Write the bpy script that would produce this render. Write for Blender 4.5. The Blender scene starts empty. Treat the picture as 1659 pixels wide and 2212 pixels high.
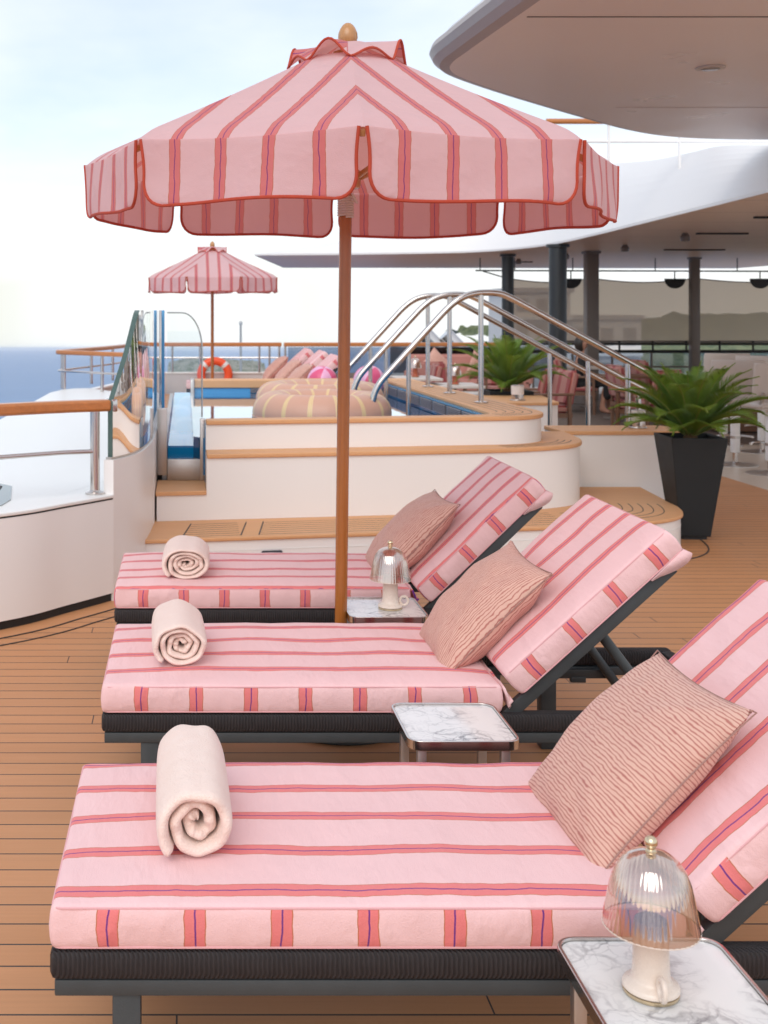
import bpy, bmesh, math, random
from mathutils import Vector, Matrix, noise as mnoise
random.seed(7)
R = math.radians
SC = bpy.context.scene
COL = SC.collection
EYE, FPX, CX, CY = 1.44, 2600.0, 400.0, 670.0

def at(x, y, Y):
    "world point seen at photo pixel (x, y) (1659 px wide) at distance Y"
    return Vector(((x - CX) * Y / FPX, Y, EYE - (y - CY) * Y / FPX))

# ------------------------------------------------------------------ objects
def tag(o, label=None, cat=None, group=None, kind=None):
    if label: o['label'] = label
    if cat: o['category'] = cat
    if group: o['group'] = group
    if kind: o['kind'] = kind
    return o

def thing(name, label, cat, loc=(0, 0, 0), rz=0, group=None):
    o = bpy.data.objects.new(name, None)
    COL.objects.link(o)
    o.empty_display_size = 0.1
    o.location = loc
    o.rotation_euler = (0, 0, rz)
    return tag(o, label, cat, group)

def kids(o):
    return [c for c in bpy.data.objects if c.parent == o]

def copy_tree(o, parent=None):
    ch = kids(o)
    c = o.copy()
    COL.objects.link(c)
    if parent: c.parent = parent
    for k in ch: copy_tree(k, c)
    return c

class MB:
    "collects shapes into one mesh"
    def __init__(s):
        s.bm = bmesh.new()
        s.uv = s.bm.loops.layers.uv.new('UVMap')

    def box(s, c, d, rot=None, bev=0):
        m = Matrix.Translation(c) @ (rot.to_4x4() if rot else Matrix()) @ Matrix.Diagonal((d[0], d[1], d[2], 1))
        r = bmesh.ops.create_cube(s.bm, size=1, matrix=m)
        if bev:
            es = set(e for v in r['verts'] for e in v.link_edges)
            bmesh.ops.bevel(s.bm, geom=list(es), offset=bev, segments=2, affect='EDGES', profile=.5)
        return s

    def bar(s, a, b, w, h, up=(0, 0, 1), bev=0):
        a, b = Vector(a), Vector(b)
        x = (b - a).normalized()
        y = Vector(up).cross(x).normalized()
        z = x.cross(y)
        return s.box((a + b) / 2, ((b - a).length, w, h), Matrix((x, y, z)).transposed(), bev)

    def tube(s, pts, r, n=12, closed=False, cap=True, flat=1.0):
        P = [Vector(p) for p in pts]
        N = len(P)
        rr = r if isinstance(r, (list, tuple)) else [r] * N
        rings, prev = [], None
        for i in range(N):
            if closed: t = (P[(i + 1) % N] - P[i - 1])
            else: t = P[min(i + 1, N - 1)] - P[max(i - 1, 0)]
            t.normalize()
            if prev is None:
                a = Vector((0, 0, 1)) if abs(t.z) < .9 else Vector((1, 0, 0))
                u = (a - t * a.dot(t)).normalized()
            else:
                u = (prev - t * prev.dot(t)).normalized()
            prev = u
            w = t.cross(u)
            rings.append([s.bm.verts.new(P[i] + (u * math.cos(k * 2 * math.pi / n) * flat + w * math.sin(k * 2 * math.pi / n)) * rr[i]) for k in range(n)])
        M = N if closed else N - 1
        for i in range(M):
            A, B = rings[i], rings[(i + 1) % N]
            for k in range(n):
                s.bm.faces.new((A[k], A[(k + 1) % n], B[(k + 1) % n], B[k]))
        if cap and not closed:
            s.bm.faces.new(rings[0][::-1]); s.bm.faces.new(rings[-1])
        return s

    def lathe(s, prof, n=32, c=(0, 0, 0), cap=True, rib=None):
        c = Vector(c)
        rings = []
        for j, (r, z) in enumerate(prof):
            ring = []
            for k in range(n):
                a = 2 * math.pi * k / n
                q = r * (1 + (rib(j, k) if rib else 0))
                ring.append(s.bm.verts.new(c + Vector((q * math.cos(a), q * math.sin(a), z))))
            rings.append(ring)
        for A, B in zip(rings, rings[1:]):
            for k in range(n):
                s.bm.faces.new((A[k], A[(k + 1) % n], B[(k + 1) % n], B[k]))
        if cap:
            s.bm.faces.new(rings[0][::-1]); s.bm.faces.new(rings[-1])
        return s

    def prism(s, poly, z0, z1, top=True, bottom=True):
        A = [s.bm.verts.new((p[0], p[1], z0)) for p in poly]
        B = [s.bm.verts.new((p[0], p[1], z1)) for p in poly]
        n = len(poly)
        for i in range(n):
            s.bm.faces.new((A[i], A[(i + 1) % n], B[(i + 1) % n], B[i]))
        if top: s.bm.faces.new(B)
        if bottom: s.bm.faces.new(A[::-1])
        return s

    def grid(s, f, nu, nv, uvf=None, wrap=False):
        V = [[s.bm.verts.new(f(i / nu, j / nv)) for j in range(nv + 1)] for i in range(nu + (0 if wrap else 1))]
        n = len(V)
        for i in range(nu):
            for j in range(nv):
                i2 = (i + 1) % n
                fc = s.bm.faces.new((V[i][j], V[i2][j], V[i2][j + 1], V[i][j + 1]))
                if uvf:
                    for l, (a, b) in zip(fc.loops, ((i, j), (i + 1, j), (i + 1, j + 1), (i, j + 1))):
                        l[s.uv].uv = uvf(a / nu, b / nv)
        return V

    def strip(s, A, B):
        a = [s.bm.verts.new(p) for p in A]; b = [s.bm.verts.new(p) for p in B]
        for i in range(len(a) - 1):
            s.bm.faces.new((a[i], a[i + 1], b[i + 1], b[i]))
        return s

    def slab(s, A, B, z0, z1):
        "band between two plan polylines, from z0 to z1"
        n = len(A)
        P = [[s.bm.verts.new((p[0], p[1], z)) for p in L] for L in (A, B) for z in (z0, z1)]
        a0, a1, b0, b1 = P
        for i in range(n - 1):
            s.bm.faces.new((a1[i], a1[i + 1], b1[i + 1], b1[i]))
            s.bm.faces.new((b0[i], b0[i + 1], a0[i + 1], a0[i]))
            s.bm.faces.new((a0[i], a0[i + 1], a1[i + 1], a1[i]))
            s.bm.faces.new((b1[i], b1[i + 1], b0[i + 1], b0[i]))
        for i in (0, n - 1):
            s.bm.faces.new((a0[i], a1[i], b1[i], b0[i]))
        return s

    def build(s, name, mat, parent=None, smooth=True, angle=40, bevel=0, normals=True):
        if normals: bmesh.ops.recalc_face_normals(s.bm, faces=s.bm.faces)
        me = bpy.data.meshes.new(name)
        s.bm.to_mesh(me); s.bm.free()
        if smooth:
            me.polygons.foreach_set('use_smooth', [True] * len(me.polygons))
            me.set_sharp_from_angle(angle=R(angle))
        me.materials.append(mat)
        o = bpy.data.objects.new(name, me)
        COL.objects.link(o)
        if parent: o.parent = parent
        if bevel:
            b = o.modifiers.new('Bevel', 'BEVEL'); b.width = bevel; b.segments = 2; b.limit_method = 'ANGLE'
            b.harden_normals = False
        return o

def rounded(pts, rad, seg=6):
    "polyline with rounded corners (3-D)"
    P = [Vector(p) for p in pts]
    out = [P[0]]
    for i in range(1, len(P) - 1):
        a, b, c = P[i - 1], P[i], P[i + 1]
        d1 = min(rad, (a - b).length * .49); d2 = min(rad, (c - b).length * .49)
        p, q = b + (a - b).normalized() * d1, b + (c - b).normalized() * d2
        for k in range(seg + 1):
            t = k / seg
            out.append(p * (1 - t) ** 2 + b * 2 * t * (1 - t) + q * t * t)
    out.append(P[-1])
    return out

def offset2(pts, d):
    "plan polyline moved d to its left"
    P = [Vector((p[0], p[1])) for p in pts]
    out = []
    for i in range(len(P)):
        t = (P[min(i + 1, len(P) - 1)] - P[max(i - 1, 0)]).normalized()
        out.append(Vector((P[i].x - t.y * d, P[i].y + t.x * d)))
    return out

def rrect(x0, y0, x1, y1, r, seg=6):
    out = []
    for cx, cy, a0 in ((x1 - r, y1 - r, 0), (x0 + r, y1 - r, 90), (x0 + r, y0 + r, 180), (x1 - r, y0 + r, 270)):
        for k in range(seg + 1):
            a = R(a0 + 90 * k / seg)
            out.append((cx + r * math.cos(a), cy + r * math.sin(a)))
    return out

# ------------------------------------------------------------------ materials
class NT:
    def __init__(s, name):
        s.m = bpy.data.materials.new(name); s.m.use_nodes = True
        s.t = s.m.node_tree; s.t.nodes.clear()
        s.out = s.t.nodes.new('ShaderNodeOutputMaterial')
    def n(s, ty, props=None, **inp):
        nd = s.t.nodes.new('ShaderNode' + ty)
        for k, v in (props or {}).items(): setattr(nd, k, v)
        for k, v in inp.items():
            s.put(nd, k.replace('_', ' '), v)
        return nd
    def put(s, nd, key, v):
        sock = nd.inputs[int(key)] if key.isdigit() else nd.inputs[key]
        if isinstance(v, bpy.types.NodeSocket): s.t.links.new(v, sock)
        elif isinstance(v, bpy.types.Node): s.t.links.new(v.outputs[0], sock)
        else:
            if isinstance(v, (tuple, list)) and len(v) == 3 and sock.type == 'RGBA': v = (*v, 1)
            sock.default_value = v
    def math(s, op, a, b=0.0, c=0.0):
        nd = s.t.nodes.new('ShaderNodeMath'); nd.operation = op
        for i, v in enumerate((a, b, c)):
            if i < len(nd.inputs): s.put(nd, str(i), v)
        return nd.outputs[0]
    def mix(s, f, a, b):
        nd = s.t.nodes.new('ShaderNodeMix'); nd.data_type = 'RGBA'
        s.put(nd, '0', f); s.put(nd, '6', a); s.put(nd, '7', b)
        return nd.outputs[2]
    def pos(s): return s.n('TexCoord').outputs['Object']
    def scaled(s, v, sc):
        return s.n('Mapping', None, Vector=v, Scale=sc).outputs[0]
    def noise(s, v, scale, detail=3, rough=.5):
        return s.n('TexNoise', None, Vector=v, Scale=scale, Detail=detail, Roughness=rough).outputs[0]
    def bump(s, h, strength=.2, dist=.01):
        return s.n('Bump', None, Height=h, Strength=strength, Distance=dist).outputs[0]
    def bsdf(s, color, rough=.5, metal=0, normal=None, spec=.5, **kw):
        b = s.n('BsdfPrincipled', None, Base_Color=color, Roughness=rough, Metallic=metal)
        b.inputs['Specular IOR Level'].default_value = spec
        if normal is not None: s.put(b, 'Normal', normal)
        for k, v in kw.items(): s.put(b, k.replace('_', ' '), v)
        return b
    def done(s, sh):
        s.t.links.new(sh.outputs[0], s.out.inputs[0]); return s.m

def plain(name, col, rough=.5, metal=0, var=.06, scale=6, bump=0, spec=.5, fine=0):
    t = NT(name); p = t.pos()
    n = t.noise(p, scale, 4)
    c = t.mix(n, tuple(x * (1 - var) for x in col), tuple(min(1, x * (1 + var)) for x in col))
    nr = None
    if bump: nr = t.bump(t.noise(p, fine or scale * 12, 3), bump, .004)
    rv = t.n('MapRange', None, Value=t.noise(p, scale * 2.3, 3), To_Min=max(0, rough - .07), To_Max=min(1, rough + .07)).outputs[0]
    return t.done(t.bsdf(c, rv, metal, nr, spec))

def fabric(name, color_socket_fn, weave=900, transl=0.0):
    "cloth: colour from the UV map (metres)"
    t = NT(name)
    uv = t.n('UVMap').outputs[0]
    col = color_socket_fn(t, uv)
    p = t.pos()
    n = t.noise(p, 9, 3)
    col = t.mix(t.math('MULTIPLY', n, .16), col, (.55, .28, .27))
    wr = t.math('MULTIPLY', t.math('POWER', t.noise(t.scaled(p, (16, 5, 9)), 1, 3), 3.0), 9.0)
    h = t.math('ADD', t.math('MULTIPLY', t.noise(p, 420, 2), .6), t.math('ADD', t.math('MULTIPLY', t.noise(p, 14, 2), 1.2), wr))
    b = t.bsdf(col, .85, 0, t.bump(h, .34, .005), .2)
    b.inputs['Sheen Weight'].default_value = .15
    if transl:
        tr = t.n('BsdfTranslucent', None, Color=t.mix(.62, col, (.92, .27, .21)))
        b = t.n('MixShader', None, Fac=transl); 
        t.t.links.new(t.t.nodes['Principled BSDF'].outputs[0], b.inputs[1]); t.t.links.new(tr.outputs[0], b.inputs[2])
    return t.done(b)

BASE = (.87, .57, .565); STR = (.79, .205, .20)
def stripe_fn(sp=.151, w=.0192, base=BASE, stripe=STR, centre=True):
    def f(t, uv):
        s = t.n('SeparateXYZ', None, Vector=uv)
        u, v = s.outputs[0], s.outputs[1]
        q = t.math('DIVIDE', u, sp)
        idx = t.math('ROUND', q)
        d = t.math('MULTIPLY', t.math('SUBTRACT', q, idx), sp)
        def wob(seed, sc):
            vec = t.n('CombineXYZ', None, X=t.math('MULTIPLY', v, sc), Y=t.math('MULTIPLY_ADD', idx, 5.37, seed), Z=seed * .7).outputs[0]
            return t.math('SUBTRACT', t.noise(vec, 1, 2), .5)
        side = t.math('SIGN', d)
        vecw = t.n('CombineXYZ', None, X=t.math('MULTIPLY', v, 28), Y=t.math('MULTIPLY_ADD', idx, 5.37, t.math('MULTIPLY', side, 2.3))).outputs[0]
        wn = t.math('SUBTRACT', t.noise(vecw, 1, 2), .5)
        a = t.math('ADD', t.math('ABSOLUTE', d), t.math('MULTIPLY', wn, .008))
        c = t.mix(t.math('LESS_THAN', a, w), base, stripe)
        e = t.math('MULTIPLY', t.math('LESS_THAN', a, w), t.math('GREATER_THAN', a, w - .0017))
        c = t.mix(e, c, (.50, .15, .04))
        if centre:
            ce = t.math('LESS_THAN', t.math('ABSOLUTE', t.math('ADD', d, t.math('MULTIPLY', wob(9.1, 22), .011))), .0015)
            c = t.mix(ce, c, (.13, .02, .22))
        return c
    return f

def pillow_fn(t, uv):
    s = t.n('SeparateXYZ', None, Vector=uv)
    u, v = s.outputs[0], s.outputs[1]
    vec = t.n('CombineXYZ', None, X=t.math('MULTIPLY', u, 60), Y=t.math('MULTIPLY', v, 18)).outputs[0]
    vec2 = t.n('CombineXYZ', None, X=t.math('MULTIPLY', u, 110), Y=t.math('MULTIPLY', v, 75), Z=3.3).outputs[0]
    w = t.math('ADD', t.math('MULTIPLY', t.noise(vec, 1, 2), .012), t.math('MULTIPLY', t.noise(vec2, 1, 2), .0045))
    x = t.math('ADD', u, w)
    sn = t.math('SINE', t.math('MULTIPLY', x, 2 * math.pi / .0081))
    k = t.n('MapRange', None, Value=sn, From_Min=.30, From_Max=.85).outputs[0]
    return t.mix(k, (.70, .44, .345), (.44, .165, .13))

def teak(name, lines=True, col=(.56, .275, .14), pitch=.091, gap=.0055, ang=0.0, rough=.55):
    t = NT(name); p = t.pos()
    if ang: p = t.n('Mapping', None, Vector=p, Rotation=(0, 0, ang)).outputs[0]
    s = t.n('SeparateXYZ', None, Vector=p); y = s.outputs[1]; x = s.outputs[0]
    q = t.math('DIVIDE', y, pitch); idx = t.math('FLOOR', q); fr = t.math('FRACT', q)
    rnd = t.n('TexWhiteNoise', {'noise_dimensions': '1D'}, W=idx)
    grain = t.noise(t.scaled(p, (3, 90, 90)), 1, 4, .6)
    grain2 = t.noise(t.scaled(p, (1.2, 9, 9)), 1, 3)
    c = t.mix(grain, tuple(v * .86 for v in col), tuple(v * 1.12 for v in col))
    c = t.mix(t.math('MULTIPLY', grain2, .42), c, tuple(v * .66 for v in col))
    h = grain
    if lines:
        c = t.mix(t.math('MULTIPLY', rnd.outputs[0], .55), c, tuple(v * .78 for v in col))
        ga = t.math('LESS_THAN', fr, gap / pitch)
        # butt joints: a few per row
        xo = t.math('ADD', t.math('DIVIDE', x, 2.3), t.math('MULTIPLY', rnd.outputs[0], 7.0))
        bj = t.math('LESS_THAN', t.math('FRACT', xo), .0017)
        ga = t.math('MAXIMUM', ga, bj)
        c = t.mix(ga, c, (.055, .045, .04))
        h = t.math('SUBTRACT', t.math('MULTIPLY', grain, .3), t.math('MULTIPLY', ga, 1.0))
    rg = t.n('MapRange', None, Value=t.noise(p, 2.5, 4), To_Min=rough - .12, To_Max=rough + .15).outputs[0]
    return t.done(t.bsdf(c, rg, 0, t.bump(h, .25, .003), .35))

def varnish(name, col=(.42, .13, .035), axis=2, rough=.25):
    t = NT(name); p = t.pos()
    sc = [70, 70, 70]; sc[axis] = 2.0
    g = t.noise(t.scaled(p, tuple(sc)), 1, 4, .65)
    sc = [260, 260, 260]; sc[axis] = 9
    g2 = t.noise(t.scaled(p, tuple(sc)), 1, 3, .6)
    c = t.mix(t.math('ADD', t.math('MULTIPLY', g, .6), t.math('MULTIPLY', g2, .4)), tuple(v * .55 for v in col), tuple(v * 1.45 for v in col))
    return t.done(t.bsdf(c, rough, 0, t.bump(g2, .08, .002), .5, Coat_Weight=.3, Coat_Roughness=.15))

def glass(name, tint=(.96, .985, .97), refl=.10, rough=.01, gcol=(1, 1, 1)):
    t = NT(name)
    tr = t.n('BsdfTransparent', None, Color=tint)
    gl = t.n('BsdfGlossy', None, Color=gcol, Roughness=rough)
    lw = t.n('LayerWeight', None, Blend=.25)
    f = t.math('MINIMUM', t.math('MULTIPLY_ADD', lw.outputs['Fresnel'], .9, refl), 1.0)
    mx = t.n('MixShader', None, Fac=f)
    t.t.links.new(tr.outputs[0], mx.inputs[1]); t.t.links.new(gl.outputs[0], mx.inputs[2])
    return t.done(mx)

def steel(name, col=(.62, .58, .55), rough=.16):
    t = NT(name); p = t.pos()
    n = t.noise(t.scaled(p, (4, 4, 60)), 1, 3)
    r = t.n('MapRange', None, Value=n, To_Min=rough * .7, To_Max=rough * 1.5).outputs[0]
    return t.done(t.bsdf(col, r, 1.0))

def wicker(name, col=(.019, .016, .017)):
    t = NT(name); p = t.pos()
    s = t.n('SeparateXYZ', None, Vector=p)
    a = t.math('ADD', s.outputs[0], s.outputs[1])
    w = t.math('SINE', t.math('ADD', t.math('MULTIPLY', a, 2 * math.pi / .0085), t.math('MULTIPLY', t.noise(p, 18, 2), 5)))
    wn = t.math('MULTIPLY_ADD', w, .5, .5)
    c = t.mix(wn, tuple(v * .55 for v in col), tuple(v * 1.5 for v in col))
    c = t.mix(t.math('MULTIPLY', t.noise(p, 40, 3), .3), c, (.07, .06, .06))
    return t.done(t.bsdf(c, .6, 0, t.bump(wn, .7, .003), .35))

def marble(name):
    t = NT(name); p = t.pos()
    warp = t.n('TexNoise', None, Vector=p, Scale=9, Detail=5)
    pv = t.n('VectorMath', {'operation': 'MULTIPLY_ADD'}, **{'0': warp.outputs['Color'], '1': (.16, .16, .16), '2': p}).outputs[0]
    v1 = t.n('TexVoronoi', {'feature': 'DISTANCE_TO_EDGE'}, Vector=t.scaled(pv, (1, 1.9, 1)), Scale=9).outputs[0]
    m1 = t.n('MapRange', None, Value=v1, From_Min=0, From_Max=.07, To_Min=1, To_Max=0).outputs[0]
    v2 = t.n('TexVoronoi', {'feature': 'DISTANCE_TO_EDGE'}, Vector=pv, Scale=32).outputs[0]
    m2 = t.n('MapRange', None, Value=v2, From_Min=0, From_Max=.09, To_Min=1, To_Max=0).outputs[0]
    big = t.n('MapRange', None, Value=t.noise(p, 6, 3), From_Min=.36, From_Max=.60).outputs[0]
    k = t.math('MULTIPLY', t.math('ADD', t.math('MULTIPLY', m1, .75), t.math('MULTIPLY', m2, .5)), big)
    c = t.mix(k, (.84, .82, .79), (.20, .19, .20))
    c = t.mix(t.math('MULTIPLY', big, .22), c, (.42, .40, .39))
    return t.done(t.bsdf(c, .12, 0, None, .5))

M = {}
M['fabric'] = fabric('striped_fabric', stripe_fn())
M['canvas'] = fabric('canopy_canvas', stripe_fn(base=(.83, .60, .605), stripe=(.72, .215, .21)), transl=.36)
M['pillow'] = fabric('pillow_fabric', pillow_fn)
M['pinkpipe'] = plain('pink_piping', (.74, .40, .41), .8)
M['redpipe'] = plain('red_piping', (.46, .055, .022), .75, var=.15, scale=40)
M['zip'] = plain('seam_dark', (.36, .20, .165), .7)
t = NT('towel_cotton'); p = t.pos()
h = t.math('ADD', t.math('MULTIPLY', t.noise(p, 260, 3), 1.3), t.math('MULTIPLY', t.noise(p, 26, 3), 1.5))
c = t.mix(t.noise(p, 30, 3), (.88, .67, .575), (.92, .745, .66))
b = t.bsdf(c, .95, 0, t.bump(h, .55, .006), .1); b.inputs['Sheen Weight'].default_value = .3
b.inputs['Subsurface Weight'].default_value = 0
M['towel'] = t.done(b)
M['deck'] = teak('teak_deck', True, (.62, .30, .138))
M['cap'] = teak('teak_capping', False, (.78, .42, .205))
M['margin'] = teak('teak_margin', False, (.62, .30, .138))
M['caulk'] = plain('caulk', (.06, .05, .045), .7)
M['wicker'] = wicker('dark_wicker')
M['alu'] = plain('slate_aluminium', (.052, .059, .062), .45, 0, .2, 14, .15, .4, 300)
M['white'] = plain('white_paint', (.89, .872, .852), .32, 0, .025, 1.6, .04, .4, 30)
M['white_out'] = plain('white_gelcoat', (.84, .84, .82), .35, 0, .02, 1.2)
M['steel'] = steel('polished_steel')
M['brushed'] = steel('brushed_steel', (.58, .54, .51), .34)
M['brass'] = steel('brass', (.74, .60, .40), .2)
M['pole'] = varnish('varnished_pole', (.37, .122, .022), 2)
M['finial'] = varnish('finial_wood', (.50, .24, .085), 2)
M['railwood'] = varnish('rail_wood', (.50, .175, .045), 0, .3)
M['glass'] = glass('clear_glass', (.95, .975, .97), .04)
M['glassedge'] = plain('green_glass_edge', (.07, .12, .105), .15, 0, .25, 30)
M['ceramic'] = plain('cream_ceramic', (.78, .66, .56), .28, 0, .05, 30, .03)
M['shade'] = glass('amber_shade_glass', (.60, .46, .39), .42, .05, (1, .90, .83))
M['marble'] = marble('marble')
M['pot'] = plain('charcoal_pot', (.017, .020, .022), .55, 0, .12, 5, .12, .3, 200)
M['soil'] = plain('bark_mulch', (.12, .07, .035), .95, 0, .5, 60, .8)
M['blue'] = plain('blue_tile', (.09, .36, .66), .2, 0, .05, 5)
M['grille'] = plain('grille_dark', (.045, .045, .055), .5)
M['grillebar'] = plain('grille_slat', (.38, .37, .40), .4)
M['float'] = None
M['column'] = plain('dark_column', (.016, .020, .023), .35)
M['bronze'] = plain('bronze_column', (.17, .14, .12), .4)
M['stone'] = plain('beige_stone', (.62, .52, .42), .35, 0, .12, 1.5)
M['cream'] = plain('cream_leather', (.60, .53, .48), .5)
M['orange'] = plain('orange_ring', (.80, .085, .02), .45)
M['reflector'] = plain('silver_tape', (.7, .68, .66), .3)
M['teakframe'] = varnish('chair_wood', (.16, .075, .04), 2, .5)
M['rope'] = plain('white_rope', (.72, .66, .58), .85, 0, .12, 200, .5)
M['bluewater'] = plain('lit_pool_water', (.0, .40, .95), .03, 0, .01, 1)
M['dark'] = plain('dark_trim', (.012, .012, .013), .6)
CLOUD_MIN, CLOUD_MAX, CLOUD_COL, SUN_E, EXPO, HAZE = .36, .86, (7.4, 7.55, 7.95), .84, 0.68, .00026
# ------------------------------------------------------------------ loungers
SEAT_L, LW, CT, TILT = 1.105, .665, .078, R(42.5)

def cushion(L, W, T, so, eo, puff=.008, seed=0):
    "box cushion, origin at its foot-front-bottom corner; so = across offset of the stripes, eo = along offset on the sides"
    mb = MB(); bm = mb.bm
    mb.box((L / 2, W / 2, T / 2), (L, W, T))
    bmesh.ops.bevel(bm, geom=list(bm.edges), offset=.010, segments=3, affect='EDGES', profile=.55)
    for k in range(1, 26):
        bmesh.ops.bisect_plane(bm, geom=list(bm.verts) + list(bm.edges) + list(bm.faces), plane_co=(L * k / 26, 0, 0), plane_no=(1, 0, 0))
    for k in range(1, 14):
        bmesh.ops.bisect_plane(bm, geom=list(bm.verts) + list(bm.edges) + list(bm.faces), plane_co=(0, W * k / 14, 0), plane_no=(0, 1, 0))
    for k in range(1, 4):
        bmesh.ops.bisect_plane(bm, geom=list(bm.verts) + list(bm.edges) + list(bm.faces), plane_co=(0, 0, T * k / 4), plane_no=(0, 0, 1))
    bm.normal_update()
    for f in bm.faces:
        n = f.normal
        for l in f.loops:
            c = l.vert.co
            if abs(n.z) >= .6: l[mb.uv].uv = (c.y - so, c.x)
            elif abs(n.y) >= abs(n.x): l[mb.uv].uv = (c.x - eo, c.z + 3)
            else: l[mb.uv].uv = (c.y - so, c.z + 7)
    for v in bm.verts:
        x, y, z = v.co
        a, b, cc = 2 * x / L - 1, 2 * y / W - 1, 2 * z / T - 1
        if cc > 0:
            v.co.z += cc * (puff * (1 - a ** 6) * (1 - b ** 6) + .0065 * mnoise.noise(Vector((x * 5 + seed, y * 5, 1))) + .0016 * mnoise.noise(Vector((x * 14 + seed, y * 14, 4))))
        s = (1 - cc * cc)
        v.co.y += .006 * b ** 3 * s + .0045 * s * (1 + 1.5 * abs(a) ** 3) * mnoise.noise(Vector((x * 16 + seed, z * 9, b)))
        v.co.x += .006 * a ** 3 * s
    return mb

def cushion_piping(L, W, T, zs=(.0, 1.0)):
    mb = MB()
    for k in zs:
        z = .004 if k == 0 else T - .006
        mb.tube([(x, y, z) for x, y in rrect(.0, .0, L, W, .016, 3)], .0024, 6, closed=True)
    return mb

def make_lounger(name, so, tilt=TILT, eo=.1, seed=0, bdx=0, bdz=.045):
    """foot end at x = 0, near side at y = 0, on z = 0"""
    t = thing(name, '', 'sun lounger')
    FL = 1.83
    # wicker rim and aluminium frame: rings
    def ring(z0, z1, th, inset, r=.012):
        mb = MB()
        x0, y0, x1, y1 = inset, inset, FL - inset, LW - inset
        for c, d in ((((x0 + x1) / 2, y0 + th / 2, (z0 + z1) / 2), (x1 - x0, th, z1 - z0)), (((x0 + x1) / 2, y1 - th / 2, (z0 + z1) / 2), (x1 - x0, th, z1 - z0)),
                     ((x0 + th / 2, (y0 + y1) / 2, (z0 + z1) / 2), (th, y1 - y0 - 2 * th - .002, z1 - z0)), ((x1 - th / 2, (y0 + y1) / 2, (z0 + z1) / 2), (th, y1 - y0 - 2 * th - .002, z1 - z0))):
            mb.box(c, d, None, r)
        return mb
    ring(.268, .321, .045, -.004).build('wicker_rim', M['wicker'], t)
    ring(.238, .2665, .04, .004, .003).build('frame', M['alu'], t)
    MB().box((.57, LW / 2, .307), (1.04, LW - .1, .018)).build('seat_sling', M['wicker'], t)
    for lx in (.13, 1.42):
        for ly in (.034, LW - .034):
            MB().box((lx, ly, .119), (.05, .05, .237), None, .003).build('leg', M['alu'], t)
    s = cushion(SEAT_L, LW, CT, so, eo, seed=seed).build('seat_cushion', M['fabric'], t)
    s.location = (0, 0, .322)
    p = cushion_piping(SEAT_L, LW, CT).build('piping', M['pinkpipe'], s)
    # backrest, built flat then tilted about the hinge
    BL = .60
    hx, hz = SEAT_L + .012, .322
    def tilted(o, dx=0, dz=0):
        o.rotation_euler = (0, -tilt, 0)
        o.location = (hx + .045 + dx + bdx, 0, hz + dz + bdz)
        return o
    b = tilted(cushion(BL, LW, CT, so, .075, seed=seed + 5).build('backrest_cushion', M['fabric'], t))
    cushion_piping(BL, LW, CT).build('piping', M['pinkpipe'], b)
    # pocket hooked over the top of the backrest frame: sagging cloth
    def pk(u, v):
        y = LW * v
        sag = .012 * math.sin(v * 9 + seed) + .01 * math.sin(v * 23)
        x = BL + .012 - .135 * u
        z = -.004 - (.026 + sag * .7) * abs(math.sin(min(1, u * 1.1) * math.pi)) ** .8 - .016 * (1 - u)
        x += .02 * math.sin(u * math.pi) * (1 + .4 * math.sin(v * 17))
        return (x, y, z)
    mb = MB(); mb.grid(pk, 8, 18, lambda u, v: (LW * v - so, .14 * u))
    for yy in (0.0, 1.0):
        pts = [Vector(pk(i / 8, yy)) for i in range(9)]
        c = [mb.bm.verts.new(q) for q in pts] + [mb.bm.verts.new((BL - .12, LW * yy, .0)), mb.bm.verts.new((BL, LW * yy, .004))]
        f = mb.bm.faces.new(c)
        for l in f.loops: l[mb.uv].uv = (.07 + l.vert.co.x * .1, l.vert.co.z)
    o = mb.build('pocket', M['fabric'], b)
    sol = o.modifiers.new('Solid', 'SOLIDIFY'); sol.thickness = .003
    mb = MB()
    for yy in (.028, LW - .028):
        mb.box((BL / 2 - .085, yy, -.021), (BL + .07, .028, .036), None, .003)
    mb.box((BL - .09, LW / 2, -.021), (.028, LW - .085, .03), None, .003)
    mb.box((.1, LW / 2, -.021), (.028, LW - .085, .03), None, .003)
    tilted(mb.build('backrest_frame', M['alu'], t))
    mb = MB(); mb.box((BL / 2, LW / 2, -.008), (BL - .06, LW - .09, .008))
    tilted(mb.build('backrest_sling', M['wicker'], t))
    # folding struts, from the backrest frame down to the rail brackets
    ca, sa = math.cos(tilt), math.sin(tilt)
    for yy in (.085, LW - .085):
        ax, az = hx + .045 + .29 * ca + .03 * sa, hz + bdz + .29 * sa - .04 * ca
        MB().tube([(ax, yy, az), (hx + .54, yy, .19)], .015, 10).tube([(hx + .54, yy - .03, .19), (hx + .54, yy + .03, .19)], .018, 10).build('support_strut', M['alu'], t)
    for yy in (.052, LW - .052):
        MB().box((hx + .42, yy, .247), (.17, .012, .03), None, .003).box((hx + .40, yy, .229), (.05, .02, .02), None, .003).build('bracket', M['alu'], t)
    # cloth flap hanging from the hinge seam
    def fl(u, v):
        w = .010 * math.sin(v * 40 + seed)
        return (SEAT_L + .004 + .030 * u + .004 * math.sin(u * 6), -.006 + (LW + .01) * v, .322 + CT - .008 - .055 * math.sin(u * 2.2) + (.012 if u > .8 else 0) + w * .2)
    mb = MB(); mb.grid(fl, 6, 24, lambda u, v: (LW * v - so, u * .1))
    o = mb.build('hinge_flap', M['fabric'], t)
    sol = o.modifiers.new('Solid', 'SOLIDIFY'); sol.thickness = .007
    return t

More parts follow.
